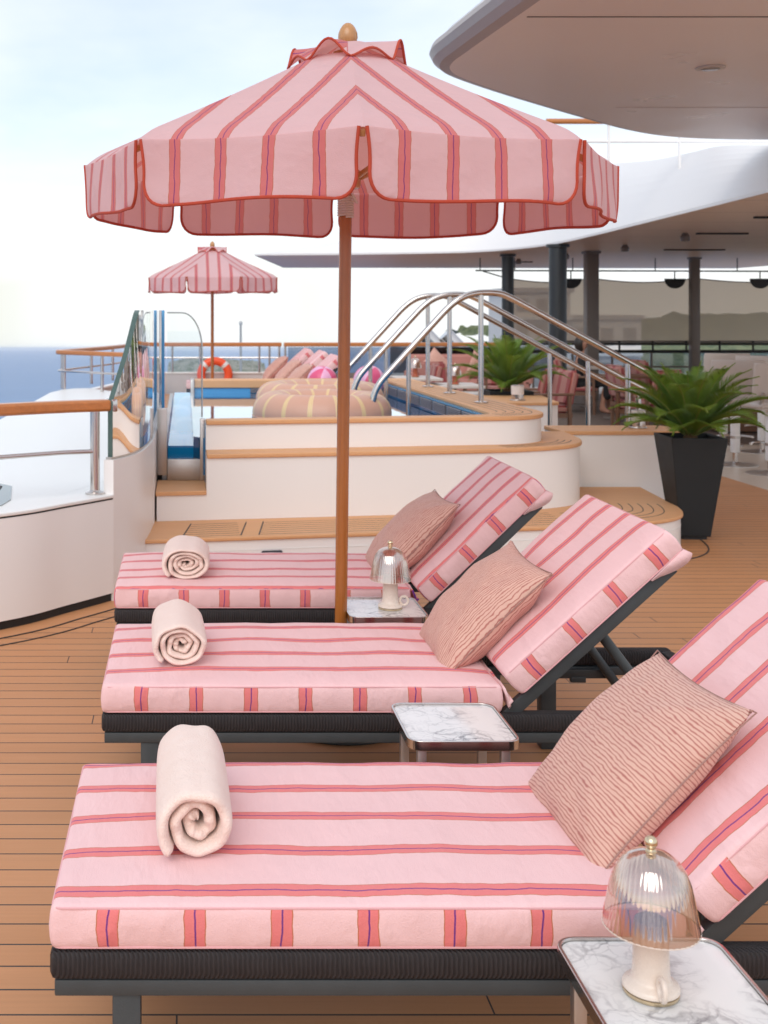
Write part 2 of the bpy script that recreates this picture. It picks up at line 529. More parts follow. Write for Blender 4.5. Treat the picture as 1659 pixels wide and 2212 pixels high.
LG = 'sun loungers around the pool'
ROWS = ((-.233, 2.104, .047, 'pink striped sun lounger nearest the camera, carrying the tall towel roll and largest looking pillow'),
        (-.2285, 3.338, .129, 'middle pink striped sun lounger, standing right behind the empty marble side table'),
        (-.262, 4.507, .0, 'pink striped sun lounger just before the wooden pool steps, half behind the umbrella pole'))
LOUNGERS = []
for i, (x, y, so, lab) in enumerate(ROWS):
    l = make_lounger('sun_lounger', so, R((42.2, 42.0, 44)[i]), (.1, .109, .107)[i], i * 11.3, (0, .004, .022)[i], (.042, .050, .022)[i])
    l.location = (x, y, 0)
    tag(l, lab, 'sun lounger', LG)
    LOUNGERS.append(l)
for i, (x, y, lab) in enumerate(((.10, 13.0, 'far sun lounger beyond the pool, nearest to the wooden coping, right of the life ring'),
                                 (.08, 14.1, 'far sun lounger beyond the pool, second behind the wooden coping'),
                                 (.02, 15.2, 'farthest sun lounger beyond the pool, close to the far umbrella'))):
    l = copy_tree(LOUNGERS[i % 2])
    l.location = (x, y, .125)
    tag(l, lab, 'sun lounger', LG)

# ------------------------------------------------------------------ pillows
def make_pillow(size=.46, th=.125, turn=False, seed=0):
    t = MB()
    n = 26
    def sh(sgn):
        def f(u, v):
            a, b = 2 * u - 1, 2 * v - 1
            # outline sucked in at the middle of the sides
            px = a * (1 - .075 * (1 - b * b) * abs(a))
            py = b * (1 - .075 * (1 - a * a) * abs(b))
            e = max(0, (1 - abs(a) ** 2.7)) ** .6 * max(0, (1 - abs(b) ** 2.7)) ** .6
            corner = (abs(a) * abs(b)) ** 3
            z = th / 2 * e * (1 - .25 * (a * a + b * b) * .5)
            wr = .010 * e * mnoise.noise(Vector((a * 2.3 + seed, b * 2.3, sgn))) + .013 * (abs(a * b)) ** 1.3 * e * math.sin(11 * (a - b * (1 if a * b > 0 else -1)) + seed)
            return (px * size / 2, py * size / 2, sgn * (z + wr) + .008 * corner * math.sin(seed + a * 2 + b))
        return f
    uvf = (lambda u, v: (v * size, u * size)) if turn else (lambda u, v: (u * size, v * size))
    for sgn in (1, -1): t.grid(sh(sgn), n, n, uvf)
    bmesh.ops.remove_doubles(t.bm, verts=t.bm.verts, dist=.0004)
    return t

def pillow_seam(size=.46):
    mb = MB(); pts = []
    for k in range(48):
        q = k / 12; s = int(q); w = 2 * (q - s) - 1
        a, b = ((w, -1), (1, w), (-w, 1), (-1, -w))[s]
        pts.append((a * (1 - .075 * (1 - b * b)) * size / 2, b * (1 - .075 * (1 - a * a)) * size / 2, 0))
    return mb.tube(pts, .0017, 6, closed=True)

PG = 'peach scatter cushions on the loungers'
def place_pillow(lx, ly, lz, turn, seed, lab, tilt, yaw=0, size=.445):
    o = thing('pillow', lab, 'pillow', group=PG)
    make_pillow(size, .165, turn, seed).build('cover', M['pillow'], o, angle=80)
    pillow_seam(size).build('seam', M['zip'], o)
    ca, sa = math.cos(tilt), math.sin(tilt)
    o.rotation_mode = 'XYZ'
    o.rotation_euler = (Matrix.Rotation(-tilt, 3, 'Y') @ Matrix.Rotation(yaw, 3, 'Z')).to_euler()
    o.location = (lx, ly, lz)
    return o
# centre of the pillow: mid of its lower and upper edges
for (x, y, so, _), lab, turn, sd, yaw in zip(ROWS, ('large peach pillow with wavy cross lines on the nearest lounger, seam facing the camera',
        'peach pillow with wavy red lines leaning on the middle lounger backrest', 'peach pillow behind the small glass lamp, on the lounger next to the pool steps'),
        (False, True, True), (1.3, 4.1, 7.7), (.03, -.02, .02)):
    place_pillow(.902, y + .350, .528, turn, sd, lab, R(45.5), yaw)
for x, y, lab in ((.10, 13.0, 'small dusty peach pillow on the far lounger nearest the coping'), (.08, 14.1, 'small dusty peach pillow in the middle of the far loungers'), (.02, 15.2, 'small dusty peach pillow farthest away beyond the pool')):
    place_pillow(x + 1.14, y + .3, .69, True, x * 30, lab, R(45))

# ------------------------------------------------------------------ towels
def make_towel(w, h, L, seed, turns=3.6):
    mb = MB()
    N = int(turns * 34)
    pitch = 1.0 / (turns + .35)
    prof = []
    # cross-section of the cloth: (across thickness -1..1, along length 0..1)
    for k in range(5): a = math.pi * k / 4; prof.append((math.cos(a), -math.sin(a)))     # front rounded end
    rings = []
    for i in range(N + 1):
        th = 2 * math.pi * turns * i / N
        r = pitch * (.30 + th / (2 * math.pi))
        wob = 1 + .26 * (1 - .75 * r) * mnoise.noise(Vector((math.cos(th) * 1.6 + seed, math.sin(th) * 1.6, r * 2.2))) + .035 * mnoise.noise(Vector((th * 2.2 + seed, r * 5, 1)))
        r *= wob
        r += pitch * .55 * (1 - r) * mnoise.noise(Vector((th * .55 + seed * 3, 7.7, seed)))
        a = th - math.pi * 2 * turns + R(228)
        d = Vector((math.cos(a), math.sin(a)))
        hw = pitch * .515 * min(1, .25 + i / 6, )
        pts = []
        for side in (0, 1):
            for k in range(5):
                q = math.pi * k / 4
                off = math.cos(q) if side == 0 else -math.cos(q)
                yy = -math.sin(q) * (.014 + .012 * r) if side == 0 else L + math.sin(q) * .02
                fr = .036 * (1 - r) ** 1.0 * (1 if side == 0 else -1)        # centre slightly recessed
                wv = .017 * mnoise.noise(Vector((th * 1.3 + seed, side * 5, 2.2)))
                rr = r + off * hw
                x = d.x * rr; z = d.y * rr
                pts.append((x, yy + fr + wv, z))
            if side == 0:
                pass
        # mid-length points for shape noise
        full = pts[:5] + [None] + pts[5:] + [None]
        ring = []
        for q in full:
            if q is None:
                src = (pts[4], pts[5]) if len(ring) == 5 else (pts[9], pts[0])
                q = tuple((a_ + b_) / 2 for a_, b_ in zip(*src))
                s_ = 1 + .02 * mnoise.noise(Vector((q[0] * 2 + seed, q[2] * 2, 9)))
                q = (q[0] * s_, q[1], q[2] * s_)
            x, y_, z = q
            z = z if z > -.86 else -.86 - (z + .86) * -.25
            z = max(z, -.95 + 0.02 * z)
            ring.append(mb.bm.verts.new((x * w / 2, y_, z * h / 2)))
        rings.append(ring)
    for A, B in zip(rings, rings[1:]):
        n = len(A)
        for k in range(n): mb.bm.faces.new((A[k], A[(k + 1) % n], B[(k + 1) % n], B[k]))
    mb.bm.faces.new(rings[0]); mb.bm.faces.new(rings[-1][::-1])
    return mb
for x, y, w, h, L, sd, lab, tr, rz in ((.022, 2.262, .142, .140, .36, 2.2, 'tall peach towel roll standing out on the nearest lounger', 2.5, R(1)),
                               (-.012, 3.49, .155, .132, .29, 5.1, 'rolled peach towel on the foot of the middle lounger', 3.7, R(2)),
                               (.006, 4.62, .185, .125, .27, 8.4, 'small rolled peach towel on the lounger by the wooden steps', 4.2, R(-1))):
    o = make_towel(w, h, L, sd, tr).build('rolled_towel', M['towel'], angle=180)
    sub = o.modifiers.new('Sub', 'SUBSURF'); sub.levels = 1; sub.render_levels = 1
    o.location = (x, y, .404 + h / 2 * .955); o.rotation_euler = (0, 0, rz)
    tag(o, lab, 'towel', 'rolled towels on the loungers')

# ------------------------------------------------------------------ side tables and lamps
def make_table(lab, x, y, w=.275, d=.29, h=.392):
    t = thing('side_table', lab, 'side table', (x, y, 0), 0, 'marble side tables')
    out, inn = rrect(0, 0, w, d, .035), rrect(.006, .006, w - .006, d - .006, .030)
    mb = MB()
    n = len(out)
    ro = [mb.bm.verts.new((p[0], p[1], h - .024)) for p in out]; r1 = [mb.bm.verts.new((p[0], p[1], h)) for p in out]
    r2 = [mb.bm.verts.new((p[0], p[1], h)) for p in inn]; r3 = [mb.bm.verts.new((p[0], p[1], h - .02)) for p in inn]
    for A, B in ((ro, r1), (r1, r2), (r2, r3)):
        for k in range(n): mb.bm.faces.new((A[k], A[(k + 1) % n], B[(k + 1) % n], B[k]))
    mb.bm.faces.new(ro[::-1])
    mb.build('rim', M['brushed' if False else 'steel'], t, bevel=.0012)
    MB().prism(rrect(.0068, .0068, w - .0068, d - .0068, .029), h - .018, h - .005).build('marble_top', M['marble'], t)
    for lx, ly in ((.035, .03), (w - .035, .03), (.035, d - .03), (w - .035, d - .03)):
        MB().box((lx, ly, (h - .025) / 2), (.022, .022, h - .025), None, .002).build('leg', M['brushed'], t)
    for yy in (.03, d - .03): MB().box((w / 2, yy, .012), (w - .1, .018, .018), None, .002).build('stretcher', M['brushed'], t)
    return t
make_table('marble side table at the front right corner, carrying the larger looking lamp', .614, 1.725)
make_table('empty marble side table between the near and middle loungers', .545, 2.925)
make_table('marble side table beside the umbrella pole, carrying the smaller looking lamp', .562, 4.11)

def make_lamp(lab, loc, rz, ceramic='ceramic', group='glass dome table lamps'):
    t = thing('table_lamp', lab, 'lamp', loc, rz, group)
    MB().lathe([(.0405, 0), (.042, .002), (.042, .006), (.0405, .0065)], 40).build('brass_foot', M['brass'], t)
    MB().lathe([(.040, .0065), (.0425, .009), (.0425, .013), (.040, .0165), (.032, .020), (.0287, .025), (.0277, .04), (.0265, .07), (.0255, .105), (.024, .112), (.018, .116), (.002, .118), (.002, .2166)], 40).build('base', M[ceramic], t)
    MB().tube([(.034 + .014 + .014 * math.cos(a * math.pi / 8), 0, .030 + .0155 * math.sin(a * math.pi / 8)) for a in range(16)], .0042, 8, closed=True).build('handle', M[ceramic], t)
    prof = [(.0715, .103), (.0712, .105), (.0695, .115), (.0665, .13), (.063, .15), (.0585, .17), (.052, .188), (.043, .202), (.032, .211), (.018, .216), (.005, .2175)]
    amp = [.012] * 7 + [.006, .002, 0, 0]
    MB().lathe(prof, 144, (0, 0, 0), False, lambda j, k: amp[j] * (1 if k % 3 == 0 else -.5)).build('shade', M['shade'], t, angle=120)
    MB().tube([(.0715 * math.cos(a * math.pi / 24), .0715 * math.sin(a * math.pi / 24), .103) for a in range(48)], .0011, 6, closed=True).build('shade_rim', M['ceramic'], t)
    MB().lathe([(.002, .2165), (.0085, .217), (.0085, .2195), (.006, .222), (.0068, .224), (.0096, .228), (.0102, .232), (.009, .237), (.005, .2405), (.001, .2415)], 24).build('knob', M['brass'], t)
    return t
make_lamp('cream table lamp with ribbed amber glass dome on the front right marble table', (.719, 1.858, .3873), R(-92))
make_lamp('cream table lamp with ribbed glass dome on the marble table next to the umbrella pole', (.7236, 4.247, .3873), R(-8))

# ------------------------------------------------------------------ umbrella
def make_umbrella(lab, loc, rz):
    t = thing('parasol', lab, 'umbrella', loc, rz, 'pink striped parasols')
    Rr, r0, z0, z1, zc = .92, .15, 2.310, 1.958, .21
    nP = 8
    half = math.pi / nP
    def ridge(k): return 2 * math.pi * k / nP
    mb = MB()
    for k in range(nP):
        a0, a1 = ridge(k), ridge(k + 1)
        am = (a0 + a1) / 2
        tx = Vector((-math.sin(am), math.cos(am), 0)); nx = Vector((math.cos(am), math.sin(am), 0))
        def f(u, v, a0=a0, a1=a1):
            rr = r0 + (Rr - r0) * v
            p = Vector((math.cos(a0), math.sin(a0), 0)) * rr * (1 - u) + Vector((math.cos(a1), math.sin(a1), 0)) * rr * u
            z = z0 + (z1 - z0) * v
            z -= .006 * math.sin(v * math.pi)              # slight crown
            z -= .018 * max(0, (v - .90) / .10) ** 2
            z -= .020 * math.sin(u * math.pi) * v ** 1.2 * (1.0 - .35 * v)   # cloth sags between the ribs
            return (p.x, p.y, z)
        def uvf(u, v, f=f, tx=tx, nx=nx):
            p = Vector(f(u, v)); return (p.dot(tx) + .0755, p.dot(nx) * 1.12 + k)
        g_ = lambda v: 1 - (1 - v) ** 1.8
        mb.grid(lambda u, v: f(u, g_(v)), 14, 22, lambda u, v: uvf(u, g_(v)))
    bmesh.ops.remove_doubles(mb.bm, verts=mb.bm.verts, dist=.0006)
    can = mb.build('canopy', M['canvas'], t, angle=25, normals=False)
    # seam ribs on the outside
    W = 2 * Rr * math.sin(half); z1 -= .018; zc -= .016
    for k in range(nP):
        a0, a1 = ridge(k), ridge(k + 1); am = (a0 + a1) / 2
        tx = Vector((-math.sin(am), math.cos(am), 0)); nx = Vector((math.cos(am), math.sin(am), 0))
        rm = Rr * math.cos(half)
        gap = .010; rc = .075; sd = k * 3.7
        def g(s, d):
            "point on flap: s = across -1..1 , d = drop 0..zc"
            hw = W / 2 - gap - .010 * math.sin(min(1, d / zc) * math.pi) 
            b = zc - d
            if b < rc: hw = hw - rc + math.sqrt(max(0, rc * rc - (rc - b) ** 2))
            x = s * hw
            q = d / zc
            out = .004 + .012 * q + .020 * q * mnoise.noise(Vector((x * 5 + sd, d * 4, 2))) + .008 * q * math.sin(x * 13 + sd) - .02 * q * abs(s) ** 3
            zz = z1 - .012 * math.sin((x / W + .5) * math.pi) * (1 - q) - d + .003
            zz += .006 * q * math.sin(x * 9 + sd)
            P = nx * (rm + out) + tx * x
            return Vector((P.x, P.y, zz))
        mb = MB()
        def drop(v):        # finer rows near the rounded bottom
            return zc * (v if v < .6 else .6 + .4 * math.sin((v - .6) / .4 * math.pi / 2))
        mb.grid(lambda u, v: g(2 * u - 1, drop(v)), 26, 16, lambda u, v: ((g(2 * u - 1, drop(v)).dot(tx)) + .0755, drop(v) + k))
        fl = mb.build('valance', M['canvas'], t, angle=120, normals=False)
        path = [g(-1, drop(j / 16)) for j in range(0, 17)] + [g(2 * j / 20 - 1, zc) for j in range(1, 20)] + [g(1, drop(j / 16)) for j in range(16, -1, -1)]
        MB().tube(path, .0052, 7).build('piping', M['redpipe'], fl)
    # vent cap
    mb = MB(); edge = []
    rc0, rc1 = .018, .205
    def cap(th, v):
        rr = rc0 + (rc1 - rc0) * v
        ph = (th * nP / (2 * math.pi)) % 1.0
        lift = (math.sin(ph * math.pi)) ** 1.5
        poly = math.cos(half) / math.cos(((th + half * 0) % (2 * half)) - half)
        ir = int(th * nP / (2 * math.pi) + 1e-6) % nP
        am_ = (.55, 1.35, .6, 1.2, .8, 1.4, .45, 1.1)[ir]
        z = 2.372 - .088 * v ** 1.1 + .060 * v ** 2 * lift * am_ + .016 * math.sin(v * math.pi)
        rr = rr * (1 - (1 - poly) * v * .7) * (1 + .02 * v * math.sin(3 * th + 1))
        return Vector((rr * math.cos(th), rr * math.sin(th), z))
    nth = 96
    def cuv(u, v):
        th = u * 2 * math.pi; am = (int(u * nP) % nP + .5) * 2 * half
        p = cap(th, v); return (p.x * -math.sin(am) + p.y * math.cos(am) + .0755 * 1.6, v * .2 + u)
    mb.grid(lambda u, v: cap(u * 2 * math.pi, v), nth, 10, cuv, wrap=True)
    cp = mb.build('vent_cap', M['canvas'], t, angle=60, normals=False)
    MB().tube([cap(i / nth * 2 * math.pi, 1.0) for i in range(nth)], .0045, 6, closed=True).build('piping', M['redpipe'], cp)
    MB().lathe([(.012, 2.345), (.02, 2.356), (.024, 2.364), (.031, 2.376), (.0345, 2.390), (.033, 2.406), (.027, 2.422), (.019, 2.434), (.010, 2.441), (.001, 2.443)], 28).build('finial', M['finial'], t)
    MB().tube([(0, 0, .06), (0, 0, .9), (0, 0, 1.5), (0, 0, 2.35)], .0215, 24).build('pole', M['pole'], t)
    MB().lathe([(.22, 0), (.225, .004), (.225, .035), (.20, .05), (.045, .055), (.04, .20), (.034, .205)], 40).build('base', M['alu'], t)
    MB().lathe([(.024, 1.86), (.048, 1.865), (.052, 1.88), (.052, 1.92), (.04, 1.935), (.024, 1.94)], 24).build('runner', M['finial'], t)
    MB().lathe([(.024, 2.30), (.05, 2.305), (.05, 2.34), (.024, 2.35)], 24).build('hub', M['finial'], t)
    mb = MB()
    for q in range(9): mb.tube([(.0255 * math.cos(a * math.pi / 8), .0255 * math.sin(a * math.pi / 8), 1.765 + q * .0085 + .0005 * a) for a in range(17)], .0042, 6)
    mb.tube([(.026, 0, 1.842), (.06, .01, 1.85), (.085, .02, 1.835), (.06, .035, 1.81), (.026, .02, 1.825)], .004, 6)
    mb.build('rope_binding', M['rope'], t)
    for k in range(nP):
        a = ridge(k); d = Vector((math.cos(a), math.sin(a), 0))
        A = d * .05 + Vector((0, 0, 2.315)); B = d * (Rr - .012) + Vector((0, 0, z1 - .016))
        MB().bar(A, B, .016, .022, bev=.003).build('rib', M['finial'], t)
        mid = A.lerp(B, .52)
        MB().bar(d * .045 + Vector((0, 0, 1.90)), mid - Vector((0, 0, .012)), .013, .018, bev=.003).build('strut', M['finial'], t)
    return t
U = make_umbrella('large pink striped parasol with red piping above the middle and far loungers', (.539, 4.2, 0), R(-90 - 2.2))
U.rotation_euler = (Matrix.Rotation(R(.68), 3, 'Y') @ Matrix.Rotation(R(-94.8), 3, 'Z')).to_euler()
U2 = copy_tree(U)
U2.location = (.352, 15.6, 0); U2.rotation_euler = (0, 0, R(-90 + 22.5)); U2.scale = (.955,) * 3
U2['label'] = 'small looking far parasol standing beyond the pool by the life ring'
# ------------------------------------------------------------------ ship: deck, bulwarks, rails
def poly_sheet(name, pts, z, mat):
    mb = MB(); mb.bm.faces.new([mb.bm.verts.new((p[0], p[1], z)) for p in pts])
    return mb.build(name, mat, None, False)

WALL = [(-3.2, 3.6), (-2.4, 4.22), (-1.6, 4.84), (-.829, 5.387), (-.55, 5.70), (-.354, 5.943), (-.275, 6.12), (-.228, 6.32), (-.198, 6.60), (-.182, 6.90), (-.177, 7.2), (-.177, 9.4)]
def smooth2(pts, n=6):
    "Catmull-Rom through plan points"
    P = [Vector((p[0], p[1], 0)) for p in pts]; out = []
    for i in range(len(P) - 1):
        a, b, c, d = P[max(i - 1, 0)], P[i], P[i + 1], P[min(i + 2, len(P) - 1)]
        for k in range(n):
            t = k / n
            out.append(.5 * ((2 * b) + (c - a) * t + (2 * a - 5 * b + 4 * c - d) * t * t + (3 * b - a - 3 * c + d) * t ** 3))
    out.append(P[-1]); return [(p.x, p.y) for p in out]
W1 = smooth2(WALL[:6]); W2 = smooth2(WALL[5:])

tag(poly_sheet('deck', [(-3.4, -3), (4.66, -3), (4.66, 9.9), (4.62, 27.6), (1.6, 27.6), (1.6, 19.1), (-.45, 19.1), (-.75, 17), (-1.2, 14.3), (-.25, 12.3), (-.25, 6.4), (-.55, 5.75), (-.85, 5.42), (-1.6, 4.88), (-3.4, 3.6)], 0, M['deck']), kind='structure')
tag(poly_sheet('stone_floor', [(4.66, -3), (16, -3), (16, 27.6), (4.62, 27.6), (4.66, 9.9)], 0, M['stone']), kind='structure')
MB().prism([(-1.46, -4), (16, -4), (16, 27.6), (1.6, 27.6), (1.6, 19.1), (-.6, 19.1), (-1.46, 14)], -15, -.06).build('hull', M['white_out'], None, False)
tag(bpy.data.objects['hull'], kind='structure')
# raised teak platform beyond the pool
o = MB().prism([(-.9, 11.75), (2.6, 11.75), (2.6, 18.9), (-.7, 18.9)], .004, .125).build('raised_deck', M['deck'], None, False)
tag(o, kind='structure')

# near bulwark
t = thing('bulwark', 'low curved white bulwark at the left edge of the deck, rising under the curved glass', 'bulwark')
inner = offset2(W1, .0); outer = offset2(W1, .05)
MB().slab(inner, outer, .045, .505).build('panel', M['white'], t)
MB().slab(offset2(W1, .012), offset2(W1, .045), 0.0, .0445).build('toe_gap', M['dark'], t)
MB().slab(offset2(W1, -.004), offset2(W1, .16), .513, .530).build('ledge', M['white_out'], t, bevel=.004)
MB().slab(offset2(W1, .004), offset2(W1, .05), .5055, .5125).build('shadow_gap', M['dark'], t)
MB().slab(offset2(W2, 0), offset2(W2, .055), .0, .700).build('upper_panel', M['white'], t, bevel=.006)
MB().slab(offset2(W2, .012), offset2(W2, .043), .7005, .712).build('gasket', M['brushed'], t)
# teak margin board that follows it
A = W1 + W2[1:14]
o = MB().slab(offset2(A, -.10), offset2(A, .02), .0005, .0045).build('margin_board', M['margin'], None, False)
tag(o, kind='structure')
o = MB().slab(offset2(A, -.106), offset2(A, -.1002), .0005, .0048).slab(offset2(A, -.206), offset2(A, -.2005), .0005, .0045).build('margin_caulk', M['caulk'], None, False)
tag(o, kind='structure')

# white outer deck beyond the bulwark
OD = [p for p in offset2(W1, .155)] + [p for p in offset2(W2, .06)]
OD = [(p[0], p[1]) for p in OD] + [(-.3, 12.6), (-.7, 13.4), (-1.15, 14.15), (-1.3, 14.1), (-1.42, 13.85), (-1.5, 13.4), (-1.52, 11.8), (-1.56, 9.6), (-2.0, 7.6), (-4.6, 4.6)]
o = MB().prism(OD, .2, .524).build('outer_deck', M['white_out'], None, True, 30, bevel=.02); tag(o, kind='structure')
# skylight in it
t = thing('skylight', 'dark glazed opening in the white outer deck at the left edge of the picture', 'skylight')
sk = [(-1.30, 5.72), (-.86, 5.62), (-.84, 5.80), (-.90, 6.25), (-1.05, 6.42), (-1.6, 6.5)]
MB().prism(sk, .5245, .528).build('pane', plain('smoked_pane', (.20, .22, .20), .08), t, False)
MB().prism([(-.99, 5.70), (-.93, 5.69), (-.945, 6.22), (-.96, 6.24)], .5285, .5315).build('mullion', M['dark'], t, False)
MB().tube([(-1.4, 5.83, .545), (-.90, 5.70, .545)], .018, 10).build('wood_trim', M['railwood'], t)

# left rail
t = thing('deck_rail', 'near left safety rail, wooden handrail on a steel post above the white bulwark', 'railing')
rp = [(-3.0, 4.35, .967), (-1.9, 5.02, .967), (-.88, 5.72, .967), (-.60, 5.91, .967), (-.378, 6.00, .967)]
mb = MB()
def bandrail(mb, pts, w, h):
    L, Rr_ = offset2(pts, w / 2), offset2(pts, -w / 2)
    z = pts[0][2]
    return mb.slab(Rr_, L, z - h / 2, z + h / 2)
bandrail(mb, rounded(rp, .3, 5), .085, .058).build('handrail', M['railwood'], t, bevel=.014)
MB().bar((-.380, 5.999, .967), (-.352, 6.012, .967), .088, .062, bev=.006).build('end_cap', M['steel'], t)
MB().tube([(p[0], p[1] - .01, .742) for p in rp[:4]] + [(-.45, 5.955, .742)], .0115, 10).build('mid_pipe', M['steel'], t)
for (x, y) in ((-.447, 5.965), (-1.55, 5.235)):
    MB().tube([(x, y, .53), (x, y, .94)], .024, 18).build('post', M['steel'], t)
    MB().lathe([(.048, .5305), (.048, .538), (.03, .543), (.024, .55)], 24, (x, y, 0)).build('post_flange', M['steel'], t)

# curved glass windscreen on the bulwark
t = thing('glass_windscreen', 'curved glass windscreen with sloping green front edge, left of the pool', 'windscreen')
G = smooth2([(-.371, 5.965), (-.298, 6.13), (-.252, 6.33), (-.222, 6.60), (-.206, 6.90), (-.202, 7.08)], 6)
def ztop(i, n):
    y = G[i][1]
    q = (y - 5.965) / (6.33 - 5.965)
    if q >= 1: return 1.44
    q = max(q, 0)
    return .985 + .455 * (1 - (1 - q) ** 1.35) if q > 0 else .985
N = len(G)
th = .028
mb = MB()
L, Rg = offset2(G, th / 2), offset2(G, -th / 2)
for S in (L, Rg):
    mb.strip([(p.x, p.y, .712) for p in S], [(p.x, p.y, ztop(i, N)) for i, p in enumerate(S)])
mb.build('pane', M['glass'], t)
mb = MB()
mb.strip([(p.x, p.y, ztop(i, N)) for i, p in enumerate(L)], [(p.x, p.y, ztop(i, N)) for i, p in enumerate(Rg)])
mb.strip([(L[0].x, L[0].y, .712), (L[0].x, L[0].y, .985)], [(Rg[0].x, Rg[0].y, .712), (Rg[0].x, Rg[0].y, .985)])
mb.build('edge', M['glassedge'], t)
MB().box((-.202, 7.105, 1.076), (.022, .03, .728)).build('joint', M['dark'], t, False)
mb = MB(); mb.box((-.202, 8.25, 1.076), (.016, 2.24, .728)); mb.build('rear_pane', M['glass'], t, False)
MB().box((-.165, 9.0, .99), (.022, .05, .9), None, .004).build('blue_strip', M['blue'], t)  # upright blue strip beside the rear pane
MB().box((-.20, 9.40, .99), (.03, .05, .9), None, .004).build('steel_post', M['steel'], t)

# far left rail + far rail
def railing(name, lab, path, z, base, posts, wood='railwood', pipes=(.5,), group=None, r=.019, ww=.075, wh=.05, extra=None):
    t = thing(name, lab, 'railing', group=group)
    mb = MB(); bandrail(mb, [(p[0], p[1], z) for p in rounded([(p[0], p[1], z) for p in path], .12, 4)], ww, wh)
    mb.build('handrail', M[wood], t, bevel=.012)
    for q in pipes:
        MB().tube(rounded([(p[0], p[1], base + (z - base) * q) for p in path], .12, 4), .013, 8).build('mid_pipe', M['steel'], t)
    for (x, y) in posts:
        MB().tube([(x, y, base), (x, y, z - wh / 2)], r, 12).build('post', M['steel'], t)
    return t
railing('deck_rail', 'cornered wooden rail with steel posts on the white outer deck, far left against the sea', [(-.45, 12.9), (-.66, 13.2), (-1.50, 14.0), (-1.0, 15.6), (-.72, 16.9)], .952, .52,
        [(-1.44, 14.1), (-1.40, 13.93), (-.93, 13.47), (-1.17, 15.0), (-.95, 15.75), (-.80, 16.5)])
FY = 19.0
t = thing('far_bulwark', 'low pale grey bulwark across the far end of the pool deck', 'bulwark')
fb = [(-1.30, 14.2), (-1.0, 15.6), (-.72, 16.9), (-.5, FY), (1.55, FY + .02)]
MB().slab(fb, offset2(fb, .05), .0, .44).build('panel', plain('grey_paint', (.55, .51, .50), .5), t)
MB().slab(offset2(fb, -.02), offset2(fb, .08), .441, .462).build('ledge', M['white'], t)
zr = at(0, 744, FY).z
xs = lambda px, Y=FY: (px - CX) * Y / FPX
railing('deck_rail', 'far wooden rail with bare steel posts, behind the life ring and far parasol', [(-.55, FY), (xs(608), FY)], zr, .462, [(xs(p), FY) for p in (372, 432, 560, 582, 603)], pipes=(.52,), ww=.09, wh=.062)
t = railing('glass_rail', 'long far wooden rail with smoky glass panels, behind the beach balls', [(xs(613), FY), (xs(1098), FY)], zr, .1, [(xs(616), FY)], pipes=(), ww=.09, wh=.062)
TG = glass('smoky_rail_glass', (.66, .70, .74), .05, .03)
TD = glass('dark_rail_glass', (.10, .11, .12), .05, .05)
for a, b, m in ((622, 742, TG), (744, 880, TG), (884, 970, TD), (973, 1094, TD)):
    MB().box(((xs(a) + xs(b)) / 2, FY, (zr + .12) / 2 - .02), (xs(b) - xs(a), .02, zr - .16)).build('glass_panel', m, t, False)

# life ring on the far bulwark
t = thing('life_ring', 'orange life ring with silver bands hung on the far grey bulwark', 'life ring')
c = at(464, 800, FY - .12)
rr = .27
MB().tube([(c.x + rr * math.cos(a * math.pi / 24) * .80, c.y, c.z - .07 + rr * math.sin(a * math.pi / 24) * .80) for a in range(48)], .065, 14, closed=True).build('ring', M['orange'], t)
for k in range(4):
    a = R(45 + 90 * k)
    pts = [(c.x + rr * .8 * math.cos(a + d), c.y, c.z - .07 + rr * .8 * math.sin(a + d)) for d in (-.12, 0, .12)]
    MB().tube(pts, .068, 14).build('reflective_band', M['reflector'], t)

# ------------------------------------------------------------------ pool
SL = .155
def fy(y0, x, x0=.12): return y0 + SL * (x - x0)
pool = thing('swimming_pool', 'stepped white swimming pool with teak capped steps and steel framed window', 'pool')
def arc(cx, cy, rx, ry, a0, a1, n=10):
    return [(cx + rx * math.cos(R(a0 + (a1 - a0) * k / n)), cy + ry * math.sin(R(a0 + (a1 - a0) * k / n))) for k in range(n + 1)]
# plan fronts (left to right, then round the right-hand corner to the back)
bench = [(-.225, 6.44), (.4, 6.55), (1.2, 6.69), (1.9, 6.81)] + smooth2([(2.35, 6.90), (2.72, 7.02), (2.95, 7.20), (3.06, 7.48), (3.10, 7.85), (3.15, 8.37)], 5)
step2 = [(-.16, fy(7.04, -.16)), (.125, 7.04), (.9, fy(7.04, .9)), (1.6, fy(7.04, 1.6))] + smooth2([(1.95, fy(7.05, 1.95)), (2.25, 7.45), (2.47, 7.62), (2.58, 7.90), (2.62, 8.38)], 5)
step3 = [(.125, 7.25), (.9, fy(7.25, .9)), (1.5, fy(7.25, 1.5))] + smooth2([(1.85, fy(7.25, 1.85)), (2.10, 7.57), (2.27, 7.72), (2.33, 7.95), (2.31, 8.4), (2.24, 10), (2.17, 11.74)], 5)
def closed(front, back): return [(p[0], p[1]) for p in front] + back
def layer(front, back, z0, z1, nose, thick, name_r, name_c, capmat='cap', inner=None):
    MB().prism(closed(front, back), z0, z1).build(name_r, M['white'], pool, True, 25)
    f2 = [(p.x, p.y) for p in offset2(front, -nose)]
    if inner is None:
        MB().prism(closed(f2, back), z1 + .0006, z1 + thick).build(name_c, M[capmat], pool, True, 25, bevel=.006)
    return f2
b_front = layer(bench, [(-.15, 8.37)], .0, .19, .014, .022, 'bench_riser', 'bench_top')
layer(step2[1:], [(.125, 8.38)], .2125, .572, .014, .026, 'lower_riser', 'lower_tread')
